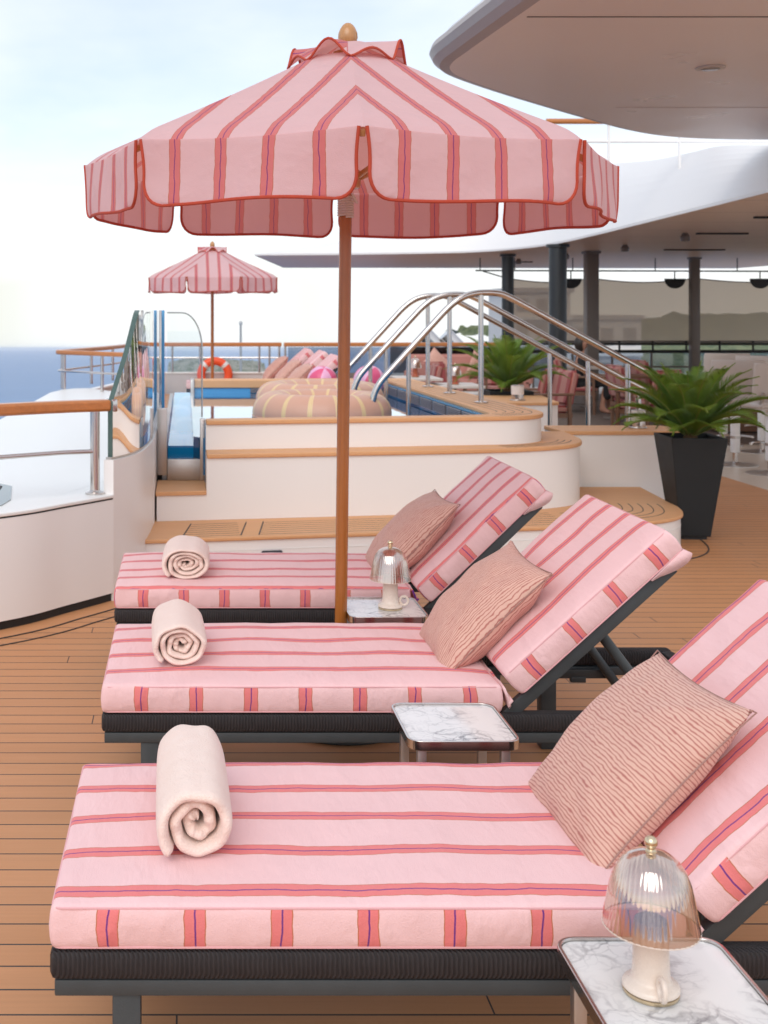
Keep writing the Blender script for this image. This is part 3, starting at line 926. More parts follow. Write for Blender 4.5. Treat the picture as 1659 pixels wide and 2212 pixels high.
# low tread in the recess at the left
MB().prism([(-.165, 6.996), (.1248, 7.0405), (.1248, 7.48), (-.165, 7.48)], .2125, .360).build('recess_riser', M['white'], pool, False)
MB().prism([(-.172, 6.980), (.1245, 7.026), (.1245, 7.47), (-.172, 7.47)], .3606, .386).build('recess_tread', M['cap'], pool, False, bevel=.005)
# upper riser + coping (frame open to the left)
inner3 = [(.125, 7.38), (.9, fy(7.38, .9)), (1.5, fy(7.38, 1.5))] + smooth2([(1.80, fy(7.38, 1.80)), (1.90, 7.68), (1.965, 7.76), (1.98, 7.95), (1.975, 8.4), (1.94, 10), (1.90, 11.44)], 5)
MB().slab(offset2(step3, 0), offset2(inner3, -.01), .5985, .748).build('upper_riser', M['white'], pool, True, 25)
farc = [(2.17, 11.74), (.088, 11.62)]
c_out = [(p.x, p.y) for p in offset2(step3, -.014)]
MB().slab(c_out, inner3, .7486, .776).build('coping', M['cap'], pool, True, 25, bevel=.006)
MB().prism([(.088, 11.43), (1.90, 11.442), (2.16, 11.76), (.088, 11.70)], .700, .7757).build('far_coping', M['cap'], pool, False, bevel=.008)
MB().prism([(.088, 11.45), (1.92, 11.45), (2.15, 11.745), (.088, 11.69)], .10, .6995).build('far_wall', M['blue'], pool, False)
MB().box((.070, 11.56, .60), (.034, .28, .36), None, .004).build('steel_end', M['brushed'], pool)
# inner right wall in blue, with louvres
mb = MB(); mb.slab(offset2(inner3, -.004), offset2(inner3, .028), .30, .745); mb.build('inner_wall', M['blue'], pool, True, 25)
def louvre(a, b, z0, z1, nrm, n=6):
    a, b, nrm = Vector((*a, 0)), Vector((*b, 0)), Vector((*nrm, 0))
    g = MB(); g.bar(a + Vector((0, 0, (z0 + z1) / 2)) + nrm * .004, b + Vector((0, 0, (z0 + z1) / 2)) + nrm * .004, .006, z1 - z0)
    o = g.build('grille', M['grille'], pool, False)
    mb = MB()
    for k in range(n):
        z = z0 + (z1 - z0) * (k + .5) / n
        mb.bar(a + Vector((0, 0, z)) + nrm * .014, b + Vector((0, 0, z)) + nrm * .014, .008, (z1 - z0) / n * .36)
    mb.build('slats', M['grillebar'], o, False)
ya = 7.98
k = 0
while ya < 11.2:
    yb = ya + .40
    f = lambda y: 1.978 - (y - 7.95) * (.078 / 3.49) - .028
    louvre((f(ya), ya), (f(yb), yb), .664, .740, (-1, 0))
    ya = yb + .05
louvre((.62, 11.45), (1.05, 11.45), .655, .698, (0, -1), 4)
louvre((1.10, 11.45), (1.85, 11.45), .655, .698, (0, -1), 4)
# steel framed window in the recess
mb = MB()
zb, zt_, yw = .387, .765, 7.485
mb.box((-.143, yw, (zb + .8) / 2 + .03), (.062, .06, .8 - zb), None, .004)
mb.box((.004, yw, (zb + .515) / 2), (.230, .06, .515 - zb), None, .004)
mb.box((.109, yw, (zb + zt_) / 2), (.034, .075, zt_ - zb), None, .004)
mb.build('window_frame', M['brushed'], pool)
mb = MB()
mb.bm.faces.new([mb.bm.verts.new(p) for p in [(-.112, yw - .012, .516), (.089, yw - .012, .516), (.089, yw - .012, .77), (.105, yw - .012, .775), (.105, yw - .012, 1.2)] + [(-.02 + .125 * math.cos(R(a)), yw - .012, 1.2 + .225 * math.sin(R(a))) for a in range(10, 91, 10)] + [(-.112, yw - .012, 1.426)]])
o = mb.build('window_pane', M['glass'], pool, False)
sol = o.modifiers.new('Solid', 'SOLIDIFY'); sol.thickness = .012
MB().tube([(.105, yw - .006, .775), (.105, yw - .006, 1.2)] + [(-.02 + .125 * math.cos(R(a)), yw - .006, 1.2 + .225 * math.sin(R(a))) for a in range(10, 91, 10)] + [(-.112, yw - .006, 1.426)], .005, 6).build('pane_edge', plain('pale_glass_edge', (.55, .58, .58), .2), pool)
MB().box((-.128, 9.5, .4), (.03, 3.9, .50)).build('side_wall', M['brushed'], pool, False)
# caulk lines on the treads
mb = MB()
for d in (.09, .15, .21, .27, .33, .39): 
    q = offset2(bench, d)
    lo, hi = 0, len(q)
    for (i0, i1) in ((4, len(q) - 8),):
        seg = q[i0:i1]
        mb.slab([(p.x, p.y) for p in seg], [(p.x, p.y) for p in offset2(seg, .006)], .2135, .2165) if False else mb.slab(seg, offset2(seg, .006), .2110, .2126)
for d in (.05, .09, .13):
    seg = offset2(step2, d)[5:-7]; mb.slab(seg, offset2(seg, .006), .5975, .5990)
for d in (.055, .11, .165, .22, .275):
    seg = offset2(step3, d)[11:-1]
    if d < .2: seg = offset2(step3, d)[6:-1]
    mb.slab(seg, offset2(seg, .0045), .7755, .7768)
# straight grating lines in two panels of the bench
for (xa, xb) in ((-.02, .30), (.40, 2.2)):
    for k in range(7):
        y0 = 6.52 + k * .062
        mb.slab([(xa + .01 * k, y0 + .18 * xa), (xb + .0 * k, y0 + .18 * xb)], [(xa + .01 * k, y0 + .005 + .18 * xa), (xb, y0 + .005 + .18 * xb)], .2110, .2126)
for x in (-.02, .30, .40):
    mb.slab([(x, 6.51 + .18 * x), (x + .05, 6.92 + .18 * x)], [(x + .008, 6.51 + .18 * x), (x + .058, 6.92 + .18 * x)], .2110, .2129)
mb.build('caulk_lines', M['caulk'], pool, False)
c = at(586, 1195, 6.60)
MB().box((c.x, 6.565, .115), (.115, .03, .03), Matrix.Rotation(R(9.5), 3, 'Z'), .006).build('vent', M['grille'], pool)
q = offset2(bench, -.002); MB().slab(q, offset2(bench, .01), .135, .140).build('trim_line', M['white_out'], pool, False)
# dark caulk arc in the deck round the bench end
q = offset2(bench, -.16)[8:22]
tag(MB().slab(q, offset2(q, .008), .001, .0045).build('deck_arc', M['caulk'], None, False), kind='structure')

# teak topped terrace blocks either side of the stairs
def terrace(lab, pts, z1):
    t = thing('terrace_block', lab, 'terrace', group='white blocks beside the pool stairs')
    MB().prism(pts, 0, z1 - .028).build('wall', M['white'], t, True, 25)
    big = offset2(pts + pts[:1], -.012)[:-1]
    MB().prism([(p.x, p.y) for p in big], z1 - .0275, z1).build('top', M['cap'], t, True, 25, bevel=.005)
    return t
terrace('white terrace block with teak top and lantern, just left of the big potted palm', [(2.63, 8.40), (3.52, 8.40), (3.60, 8.46), (3.58, 8.62), (3.45, 8.80), (2.63, 8.80)], .597)
terrace('smaller white terrace block with lantern at the foot of the far potted palm', [(2.36, 11.02), (3.34, 11.0), (3.42, 11.05), (3.52, 11.9), (2.36, 11.9)], .597)

# water
t = NT('pool_water'); p = t.pos()
h = t.math('ADD', t.noise(p, 7, 3), t.math('MULTIPLY', t.noise(p, 22, 2), .3))
bm_ = t.bump(h, .05, .006)
b = t.bsdf((.010, .20, .46), .03, 0, bm_, .5)
gl = t.n('BsdfGlossy', None, Color=(.97, .99, 1), Roughness=.02, Normal=bm_)
fr = t.n('Fresnel', None, IOR=1.6)
mx = t.n('MixShader', None, Fac=fr); t.t.links.new(b.outputs[0], mx.inputs[1]); t.t.links.new(gl.outputs[0], mx.inputs[2])
M['water'] = t.done(mx)
tag(MB().prism([(.052, 7.53), (.13, 7.42), (1.2, 7.56), (1.955, 7.72), (1.945, 8.4), (1.87, 11.449), (.052, 11.449)], .42, .650).build('water', M['water'], None, False), kind='structure')

tag(MB().prism([(-.11, 7.53), (.0515, 7.53), (.0515, 12.4), (-.11, 12.4)], .42, .592).build('overflow_water', M['bluewater'], None, False), kind='structure')
# pool floats
t = NT('float_vinyl'); p = t.pos(); s = t.n('SeparateXYZ', None, Vector=p)
an = t.math('ARCTAN2', s.outputs[1], s.outputs[0])
q = t.math('DIVIDE', an, 2 * math.pi / 16); fr = t.math('ABSOLUTE', t.math('SUBTRACT', t.math('FRACT', q), .5))
band = t.math('LESS_THAN', fr, .085); core = t.math('LESS_THAN', t.math('ABSOLUTE', t.math('SUBTRACT', fr, .035)), .012)
c = t.mix(t.noise(p, 7, 3), (.62, .34, .24), (.70, .40, .29))
c = t.mix(band, c, (.80, .60, .32)); c = t.mix(core, c, (.72, .47, .24))
wr = t.math('MULTIPLY', t.math('SINE', t.math('MULTIPLY', an, 130)), t.n('MapRange', None, Value=s.outputs[2], From_Min=-.01, From_Max=-.10).outputs[0])
M['float'] = t.done(t.bsdf(c, .42, 0, t.bump(t.math('ADD', t.math('MULTIPLY', wr, .5), t.noise(p, 12, 2)), .3, .008), .45))
for x, y, Rm, lab in ((1.012, 8.93, .365, 'nearer peach inflatable pool ring with yellow stripes'), (1.14, 10.2, .395, 'farther peach inflatable pool ring with yellow stripes, mostly behind the nearer one')):
    mb = MB(); r = .148
    ang = [2 * math.pi * k / 96 for k in range(96)]
    mb.tube([(Rm * math.cos(a), Rm * math.sin(a), 0) for a in ang], [r * (1 + .008 * math.sin(a * 13)) for a in ang], 32, closed=True)
    o = thing('pool_float', lab, 'pool float', (x, y, .685), R(x * 40), 'inflatable rings in the pool')
    mb.build('ring', M['float'], o)
    MB().tube([((Rm + r + .001) * math.cos(a), (Rm + r + .001) * math.sin(a), -.025 + .003 * math.sin(a * 40)) for a in ang], .003, 6, closed=True).build('seam', plain('pale_seam', (.75, .48, .38), .5), o)

# beach balls
t = NT('ball_vinyl'); p = t.pos(); s = t.n('SeparateXYZ', None, Vector=p)
q = t.math('FRACT', t.math('MULTIPLY', t.math('DIVIDE', t.math('ARCTAN2', s.outputs[1], s.outputs[0]), 2 * math.pi), 3.0))
c = t.mix(t.math('GREATER_THAN', q, .5), (.80, .42, .62), (.72, .10, .22))
M['ball'] = t.done(t.bsdf(c, .3))
for px, py, Y, r, tx, tz, lab in ((696, 823, 12.0, .15, 30, 10, 'pink and lilac beach ball left of the near parasol pole'), (797, 823, 11.1, .145, 25, 65, 'pink and lilac beach ball right of the parasol pole, between the pool handrails')):
    c = at(px, py, Y)
    mb = MB(); bmesh.ops.create_uvsphere(mb.bm, u_segments=36, v_segments=24, radius=r)
    o = mb.build('beach_ball', M['ball']); o.location = c; o.rotation_euler = (R(tx), 0, R(tz))
    tag(o, lab, 'beach ball', 'beach balls at the pool')

# stair handrails
for Y, bx, lab in ((8.62, 3.25, 'nearest of the three arched steel pool handrails, highest in view'), (9.59, 3.45, 'middle one of the three arched steel pool handrails'), (10.4, 3.55, 'farthest of the three arched steel pool handrails, lowest in view')):
    t = thing('pool_handrail', lab, 'handrail', group='arched steel handrails over the pool stairs')
    path = [(1.33, Y, .60), (1.345, Y, .87), (1.92, Y, 1.50), (2.06, Y, 1.566), (2.245, Y, 1.566), (2.33, Y, 1.53), (bx + .20, Y, 1.53 - .545 * (bx + .20 - 2.33)), (bx + .36, Y, .75), (bx + .37, Y, .58)]
    MB().tube(rounded(path, .12, 6), .0235, 14).build('rail', M['steel'], t)
    x0 = 2.118 - (Y - 8.62) * .012
    MB().tube([(x0, Y, .775), (x0, Y, 1.56)], .019, 14).build('post', M['steel'], t)
    MB().lathe([(.05, .777), (.05, .785), (.02, .790)], 20, (x0, Y, 0)).build('post_flange', M['steel'], t)
    xl = 3.17 if Y < 9 else (3.21 if Y < 10 else 3.15)
    MB().tube([(xl, Y, .2), (xl, Y, 1.53 - .545 * (xl - 2.33))], .019, 14).build('post', M['steel'], t)
    MB().tube([(1.60, Y, .42), (1.60, Y, 1.145)], .017, 12).build('post', M['steel'], t)

# ------------------------------------------------------------------ planters and palms
def make_pot(lab, corners_top, corners_bot, h):
    t = thing('planter', lab, 'planter', group='square tapered planters')
    mb = MB()
    T = [mb.bm.verts.new((*p, h)) for p in corners_top]; B = [mb.bm.verts.new((*p, .02)) for p in corners_bot]
    cx = sum(p[0] for p in corners_top) / 4; cy = sum(p[1] for p in corners_top) / 4
    I = [mb.bm.verts.new((cx + (p[0] - cx) * .88, cy + (p[1] - cy) * .88, h)) for p in corners_top]
    J = [mb.bm.verts.new((cx + (p[0] - cx) * .82, cy + (p[1] - cy) * .82, h - .09)) for p in corners_top]
    for P, Q in ((B, T), (T, I), (I, J)):
        for k in range(4): mb.bm.faces.new((P[k], P[(k + 1) % 4], Q[(k + 1) % 4], Q[k]))
    mb.bm.faces.new(B[::-1])
    mb.build('pot', M['pot'], t, False, bevel=.006)
    MB().prism([(cx + (p[0] - cx) * .80, cy + (p[1] - cy) * .80) for p in corners_bot], .0, .0195).build('plinth', M['dark'], t, False)
    mb = MB()
    q = [(cx + (p[0] - cx) * .815, cy + (p[1] - cy) * .815) for p in corners_top]
    def f(u, v):
        a = Vector(q[0]).lerp(Vector(q[1]), u); b = Vector(q[3]).lerp(Vector(q[2]), u); p = a.lerp(b, v)
        d = (p - Vector((cx, cy))).length
        return (p.x, p.y, h - .07 + .045 * max(0, 1 - d / .14) + .008 * mnoise.noise(Vector((p.x * 60, p.y * 60, 0))))
    mb.grid(f, 20, 20); mb.build('soil', M['soil'], t)
    return (cx, cy)

t = NT('palm_leaf'); p = t.pos()
oi = t.n('UVMap').outputs[0]; s = t.n('SeparateXYZ', None, Vector=oi)
c = t.mix(t.noise(p, 14, 3), (.085, .19, .022), (.17, .31, .045))
c = t.mix(t.math('MULTIPLY', s.outputs[0], .6), c, (.33, .34, .04))
b = t.bsdf(c, .38, 0, None, .5)
tr = t.n('BsdfTranslucent', None, Color=t.mix(.5, c, (.30, .42, .04)))
mx = t.n('MixShader', None, Fac=.32); t.t.links.new(b.outputs[0], mx.inputs[1]); t.t.links.new(tr.outputs[0], mx.inputs[2])
M['leaf'] = t.done(mx)
M['rachis'] = plain('palm_rachis', (.20, .22, .04), .5)
M['trunk'] = plain('palm_trunk', (.14, .075, .03), .95, 0, .5, 70, .8)

def make_palm(lab, loc, Ls, count, seed):
    rnd = random.Random(seed)
    t = thing('sago_palm', lab, 'palm', loc, 0, 'sago palms in planters')
    MB().lathe([(.045, -.03), (.052, 0), (.046, .03), (.035, .055), (.01, .07)], 18, rib=lambda j, k: .12 * math.sin(k * 7 + j * 2)).build('trunk', M['trunk'], t)
    mb, rb = MB(), MB()
    for i in range(count):
        az = i * 2.39996 + rnd.uniform(-.15, .15)
        q = (i + .5) / count
        el = R(86 - 60 * q ** .9 + rnd.uniform(-5, 5))          # inner fronds upright, outer nearly flat
        L = Ls * (.78 + .28 * math.sin(q * math.pi) + rnd.uniform(-.06, .06))
        droop = .65 + .75 * q + rnd.uniform(-.1, .1)
        d = Vector((math.cos(az), math.sin(az), 0)); side = Vector((-math.sin(az), math.cos(az), 0))
        pts = []; pos = Vector((0, 0, .04)) + d * .02; e = el
        n = 30
        for k in range(n + 1):
            pts.append(pos.copy())
            pos = pos + (d * math.cos(e) + Vector((0, 0, 1)) * math.sin(e)) * (L / n)
            e -= droop / n * (1.6 * k / n + .15)
        rb.tube(pts[::3], [.0045 * (1 - .75 * k / 10) + .0008 for k in range(len(pts[::3]))], 5)
        yel = rnd.random() * .7
        NL = 104
        for k in range(NL):
            s_ = .10 + .90 * k / NL
            f = s_ * n; j = min(int(f), n - 1); P = pts[j].lerp(pts[j + 1], f - j)
            T = (pts[j + 1] - pts[j]).normalized()
            up = side.cross(T).normalized()
            if up.z < 0: up = -up
            ll = Ls * .25 * math.sin(min(1, s_ * 1.12) * math.pi) ** .55 * (1 - .25 * s_) + .012
            for sg in (1, -1):
                fw = .50 + .55 * s_
                D = (side * sg * (1 - .25 * s_) + T * fw + up * (.38 - .1 * rnd.random())).normalized()
                w = T * .0025
                tip = P + D * ll * rnd.uniform(.9, 1.06) - Vector((0, 0, .012))
                m = P.lerp(tip, .5) + up * .004
                v = [mb.bm.verts.new(x) for x in (P - w, P + w, m + w * .9, tip, m - w * .9)]
                fc = mb.bm.faces.new(v)
                for l in fc.loops: l[mb.uv].uv = (yel * (.35 + .65 * s_), s_)
    mb.build('fronds', M['leaf'], t, False, normals=False)
    rb.build('rachises', M['rachis'], t)
    return t
tp = [(3.024, 7.48), (3.36, 7.44), (3.395, 7.80), (3.045, 7.83)]
cxx = sum(p[0] for p in tp) / 4; cyy = sum(p[1] for p in tp) / 4
bt = [(cxx + (p[0] - cxx) * .545, cyy + (p[1] - cyy) * .545) for p in tp]
make_pot('large charcoal square planter on the teak deck, right of the pool steps', tp, bt, .645)
make_palm('large sago palm growing in the near charcoal planter', (cxx + .0, cyy, .60), .57, 42, 5)
Y2 = 12.2; x2 = (1098 - CX) * Y2 / FPX
tp = [(x2 - .24, Y2 - .2), (x2 + .2, Y2 - .22), (x2 + .22, Y2 + .2), (x2 - .22, Y2 + .2)]
make_pot('grey square planter half hidden behind the far terrace block', tp, [(x2 + (p[0] - x2) * .6, Y2 + (p[1] - Y2) * .6) for p in tp], .63)
make_palm('smaller looking sago palm behind the pool handrails', (x2, Y2, .60), .70, 30, 11)

# glass lanterns
def lantern(lab, loc, s=1.0):
    t = thing('candle_lantern', lab, 'lantern', loc, 0, 'glass candle lanterns')
    MB().lathe([(.062 * s, 0), (.064 * s, .004), (.062 * s, .010)], 28).build('base', M['brushed'], t)
    MB().lathe([(.052 * s, .0105), (.052 * s, .05 * s)], 28).build('band', M['steel'], t)
    MB().lathe([(.0525 * s, .0505 * s), (.0535 * s, .125 * s)], 28, cap=False).build('frosted_shade', plain('frosted_glass', (.78, .72, .68), .5), t)
    MB().tube([(.0535 * s * math.cos(a * math.pi / 14), .0535 * s * math.sin(a * math.pi / 14), .126 * s) for a in range(28)], .0025, 6, closed=True).build('rim', M['steel'], t)
    return t
lantern('frosted glass lantern on the terrace block beside the big palm', (at(1373, 930, 8.66).x, 8.62, .5975), 1.0)
lantern('frosted glass lantern on the far terrace block below the far palm', (at(1118, 868, 11.25).x, 11.25, .5975), 1.1)
# ------------------------------------------------------------------ roofs
t = NT('soffit'); p = t.pos(); s = t.n('SeparateXYZ', None, Vector=p)
ln = t.math('LESS_THAN', t.math('FRACT', t.math('DIVIDE', s.outputs[1], 1.3)), .012)
c = t.mix(ln, (.93, .74, .60), (.42, .32, .25))
M['soffit'] = t.done(t.bsdf(c, .35, 0, t.bump(t.noise(p, 1.5, 3), .15, .02), .05))
M['fascia'] = plain('white_fascia', (.80, .78, .76), .4, 0, .02, .6)
ZS = 2.39
def plan(px, py, z):
    Y = (z - EYE) * FPX / (CY - py); return ((px - CX) * Y / FPX, Y)
edge = [(1.20, 20.9), (2.6, 20.7), (3.9, 20.3)] + smooth2([(4.6, 19.95), (5.02, 19.3), (5.28, 18.2), (5.32, 17.0), (5.18, 15.0), (5.0, 13.0), (4.84, 11.2), (4.70, 9.7), (4.45, 7.4), (4.3, 6.0)], 4)
t = thing('deckhouse_roof', 'big white curved roof over the dining area, with glossy grey underside', 'roof')
back = [(12.5, 6.0), (12.5, 27.4), (2.2, 27.0)]
MB().prism([(p[0], p[1]) for p in offset2(edge, .012)] + back, ZS, ZS + .03).build('soffit', M['soffit'], t, False)
def resample(P, n):
    P = [Vector(q) for q in P]; d = [0]
    for u_, v_ in zip(P, P[1:]): d.append(d[-1] + (v_ - u_).length)
    out = []; j = 0
    for k in range(n):
        s_ = d[-1] * k / (n - 1)
        while j < len(d) - 2 and d[j + 1] < s_: j += 1
        out.append(P[j].lerp(P[j + 1], (s_ - d[j]) / (d[j + 1] - d[j])))
    return out
low = resample([(p[0], p[1], ZS + .031) for p in edge], 60)
topc = [at(*q) for q in ((556, 549, 21.0), (760, 519, 21.3), (1000, 440, 21.6), (1150, 385, 21), (1250, 358, 19.5), (1330, 353, 17.5), (1420, 346, 15), (1500, 328, 13), (1560, 312, 11.6), (1700, 316, 10.2))] + [Vector((5.4, 8.5, 2.72)), Vector((5.3, 6.0, 2.70))]
topr = resample(rounded(topc, 1.2, 5), 60)
rows = []
for j in range(9):
    v = j / 8
    rows.append([l_.lerp(t_, v) + Vector((0, 0, .10 * (t_.z - l_.z) * math.sin(v * math.pi))) for l_, t_ in zip(low, topr)])
mb = MB(); mb.strip([(q.x, q.y, ZS) for q in low], low)
for a, b in zip(rows, rows[1:]): mb.strip(a, b)
mb.build('fascia', M['fascia'], t, True, 60)
mb = MB(); mb.strip(topr, [(min(q.x + 4, 12), q.y + 1.0, q.z - .03) for q in topr]); mb.build('roof_top', M['fascia'], t, True, 60)
for (px, py, w) in ((1500, 540, 130), (1120, 566, 60), (1560, 505, 110), (1660, 470, 60)):
    x, y = plan(px, py, ZS - .012); MB().box((x, y, ZS - .011), (w * y / FPX, .06, .02)).build('ceiling_slot', M['dark'], t, False)
for (px, py) in ((1222, 548), (1120, 560), (1350, 530), (1480, 505)):
    x, y = plan(px, py, ZS - .01); MB().lathe([(.05, -.10), (.06, -.05), (.03, -.001)], 16, (x, y, ZS)).build('ceiling_fitting', M['bronze'], t)

# upper deck overhang
ZB = 2.90
t = thing('deck_overhang', 'large beige upper deck overhang with rounded nose at the top right corner', 'overhang')
nose = [plan(1145, 0, ZB), plan(1020, 78, ZB), plan(955, 122, ZB)]
L = [(1.60, 4.7), (1.59, 5.1), (1.545, 5.75), (1.50, 6.35), (1.47, 6.80), (1.455, 7.1), (1.50, 7.36), (1.66, 7.66), (2.15, 8.28), (2.95, 9.20), (3.55, 9.85), (4.05, 10.24), (4.6, 10.40), (5.4, 10.45), (5.7, 10.5), (5.75, 9.6)]  # unseen near and right ends cut short to admit more sky light
L = smooth2(L, 5)
inn = offset2(L, -.12)
MB().prism([(p.x, p.y) for p in inn] + [(4.6, 4.9)], ZB, ZB + .05).build('underside', plain('overhang_paint', (.80, .72, .675), .3, 0, .05, .8), t, False)
mb = MB(); rows = []
for (d, z) in ((-.12, ZB), (-.06, ZB + .012), (-.02, ZB + .045), (0, ZB + .085), (-.012, ZB + .12), (-.10, ZB + .15)):
    rows.append([(p.x, p.y, z) for p in offset2(L, d)])
for a, b in zip(rows, rows[1:]): mb.strip(a, b)
mb.build('nose_edge', plain('overhang_edge', (.38, .33, .31), .4), t, True, 60)
rows2 = [(p.x, p.y) for p in offset2(L, -.10)]
MB().prism(rows2 + [(4.6, 4.9)], ZB + .151, ZB + .20).build('top', M['fascia'], t, False)
y = plan(1300, 36, ZB)[1]; MB().box((3.25, y, ZB - .0005), (3.1, .010, .004)).build('panel_seam', M['dark'], t, False)
y = plan(1300, 232, ZB)[1]; MB().box((4.3, y, ZB - .0005), (2.4, .003, .003)).build('panel_seam', plain('seam_beige', (.38, .31, .28), .5), t, False)
x, y = plan(1535, 145, ZB)
MB().lathe([(.085, -.002), (.085, -.010), (.06, -.012)], 32, (x, y, ZB)).build('downlight', plain('downlight_ring', (.55, .50, .46), .4), t)
MB().lathe([(.055, -.0125), (.05, -.014)], 24, (x, y, ZB)).build('downlight_lens', plain('downlight_lens', (.30, .27, .25), .2), t)

# rail on the lower roof
t = thing('roof_rail', 'white pipe rail with wooden handrail standing on the curved white roof', 'railing')
Y = 13.0
a, b = at(1180, 262, Y), at(1690, 262, Y)
MB().tube([a, (b.x, b.y, b.z)], .030, 12).build('handrail', M['railwood'], t)
for py in (306,):
    A_, B_ = at(1180, py, Y), at(1690, py, Y); MB().tube([A_, B_], .014, 8).build('pipe', M['white'], t)
for px in (1315, 1468, 1180, 1620):
    A_, B_ = at(px, 380, Y), at(px, 264, Y); MB().tube([A_, B_], .016, 8).build('post', M['white'], t)

# columns
def column(lab, px, Y, w, mat, square=False):
    x = (px - CX) * Y / FPX
    t = thing('column', lab, 'column', (x, Y, 0), 0, 'columns under the roof')
    if square: MB().box((0, 0, ZS / 2), (w, w, ZS - .02), None, .008).build('shaft', M[mat], t)
    else: MB().tube([(0, 0, .0), (0, 0, ZS - .005)], w / 2, 28).build('shaft', M[mat], t)
    MB().box((0, 0, ZS - .03), (w * 1.25, w * 1.25, .04), None, .004).build('head_plate', M[mat], t) if square else MB().lathe([(w * .5 + .002, ZS - .05), (w * .66, ZS - .045), (w * .66, ZS - .006)], 28).build('collar', M[mat], t)
column('dark round column at the left end of the dining area, above the far palm', 1097, 20.3, .20, 'column')
column('thick dark round column in front of the screens, between the two palms', 1205, 17.3, .25, 'column')
column('bronze square post between two mesh screens, left of the big palm', 1277, 19.2, .19, 'bronze', True)
column('bronze square post between mesh screens, above the big palm', 1500, 21.4, .15, 'bronze', True)

# roll-down mesh screens and side rails
SY = 21.8
t0 = NT('screen_mesh'); p = t0.pos()
tr = t0.n('BsdfTransparent', None, Color=(.66, .58, .49)); df = t0.n('BsdfTranslucent', None, Color=(.56, .48, .40))
mx = t0.n('MixShader', None, Fac=.72); t0.t.links.new(tr.outputs[0], mx.inputs[1]); t0.t.links.new(df.outputs[0], mx.inputs[2])
M['mesh'] = t0.done(mx)
xs2 = lambda px: (px - CX) * SY / FPX
zz = lambda py, Y=SY: EYE - (py - CY) * Y / FPX
for (a, b, lab) in ((1102, 1272, 'grey mesh screen with curved top edge, leftmost, behind the dark columns'), (1284, 1496, 'grey mesh screen with curved top edge, above and left of the big palm'), (1506, 1760, 'grey mesh screen with curved top edge at the right edge, over the bar stools')):
    t = thing('mesh_screen', lab, 'screen', group='roll down mesh screens')
    mb = MB(); n = 20
    T = [(xs2(a + (b - a) * i / n), SY, zz(602 + 8 * math.sin(math.pi * i / n))) for i in range(n + 1)]
    B = [(q[0], SY, zz(738)) for q in T]
    mb.strip(T, B); mb.build('mesh', M['mesh'], t, False)
    MB().tube(T, .010, 6).build('hem', M['bronze'], t); MB().tube(B, .02, 6).build('hem', M['bronze'], t)
    for end in ((b - 40) if b < 1700 else 1640,):
        cx_ = xs2(end); r = .19
        pts = [(cx_ + r * math.cos(R(180 + 15 * k)), SY - .03, zz(602) + r * .95 * math.sin(R(180 + 15 * k))) for k in range(13)]
        mb = MB(); f1 = [mb.bm.verts.new(q) for q in pts]; f2 = [mb.bm.verts.new((q[0], q[1] - .02, q[2])) for q in pts]
        mb.bm.faces.new(f1); mb.bm.faces.new(f2[::-1])
        for k in range(12): mb.bm.faces.new((f1[k], f1[k + 1], f2[k + 1], f2[k]))
        mb.build('half_round_patch', M['dark'], t, False)
        MB().tube([(cx_, SY - .03, zz(602)), (cx_, SY - .03, zz(585))], .012, 6).build('hanger', M['dark'], t)
t = thing('awning_bar', 'thin dark curtain bar running under the roof edge above the screens', 'bar')
MB().tube([(xs2(1030), SY + .1, zz(584)), (xs2(1800), SY + .1, zz(586))], .014, 8).build('bar', M['dark'], t)
for px in (1040, 1115, 1241, 1420, 1598): MB().tube([(xs2(px), SY + .1, zz(584)), (xs2(px), SY + .1, ZS)], .010, 6).build('hanger', M['dark'], t)
MB().tube([(xs2(1045), SY + .1, zz(585)), (xs2(1085), SY + .1, zz(597)), (xs2(1100), SY, zz(603))], .012, 6).build('stay', M['dark'], t)
t = thing('side_rail', 'dark double rail below the mesh screens across the right half', 'railing')
for py, r in ((743, .022), (759, .030)): MB().tube([(xs2(1098), SY - .05, zz(py)), (xs2(1800), SY - .05, zz(py))], r, 8).build('rail', M['dark'], t)
for k in range(9): 
    px = 1120 + k * 72
    MB().tube([(xs2(px), SY - .05, zz(736)), (xs2(px), SY - .05, zz(762))], .02, 6).build('bracket', M['dark'], t)
for k in range(8):
    px = 1150 + k * 85
    MB().tube([(xs2(px), SY - .05, zz(760)), (xs2(px), SY - .05, 0)], .022, 8).build('post', M['bronze'], t)
for k in range(7):
    px = 1192 + k * 85
    MB().box((xs2(px), SY - .05, .36), (80 * SY / FPX, .012, .62)).build('glass_panel', TG, t, False)
MB().tube([(xs2(1098), SY - .06, zz(792)), (xs2(1800), SY - .06, zz(792))], .016, 8).build('rail', M['bronze'], t)

tag(poly_sheet('dining_floor_shade', [(3.5, 12.4), (4.9, 12.9), (9.5, 12.9), (9.5, 21.6), (2.6, 18.9), (2.62, 12.4)], .0045, plain('shaded_floor_tone', (.13, .095, .075), .6, 0, .3, 6)), kind='structure')  # dark sheet laid over the floor; its colour carries the shade under the roof
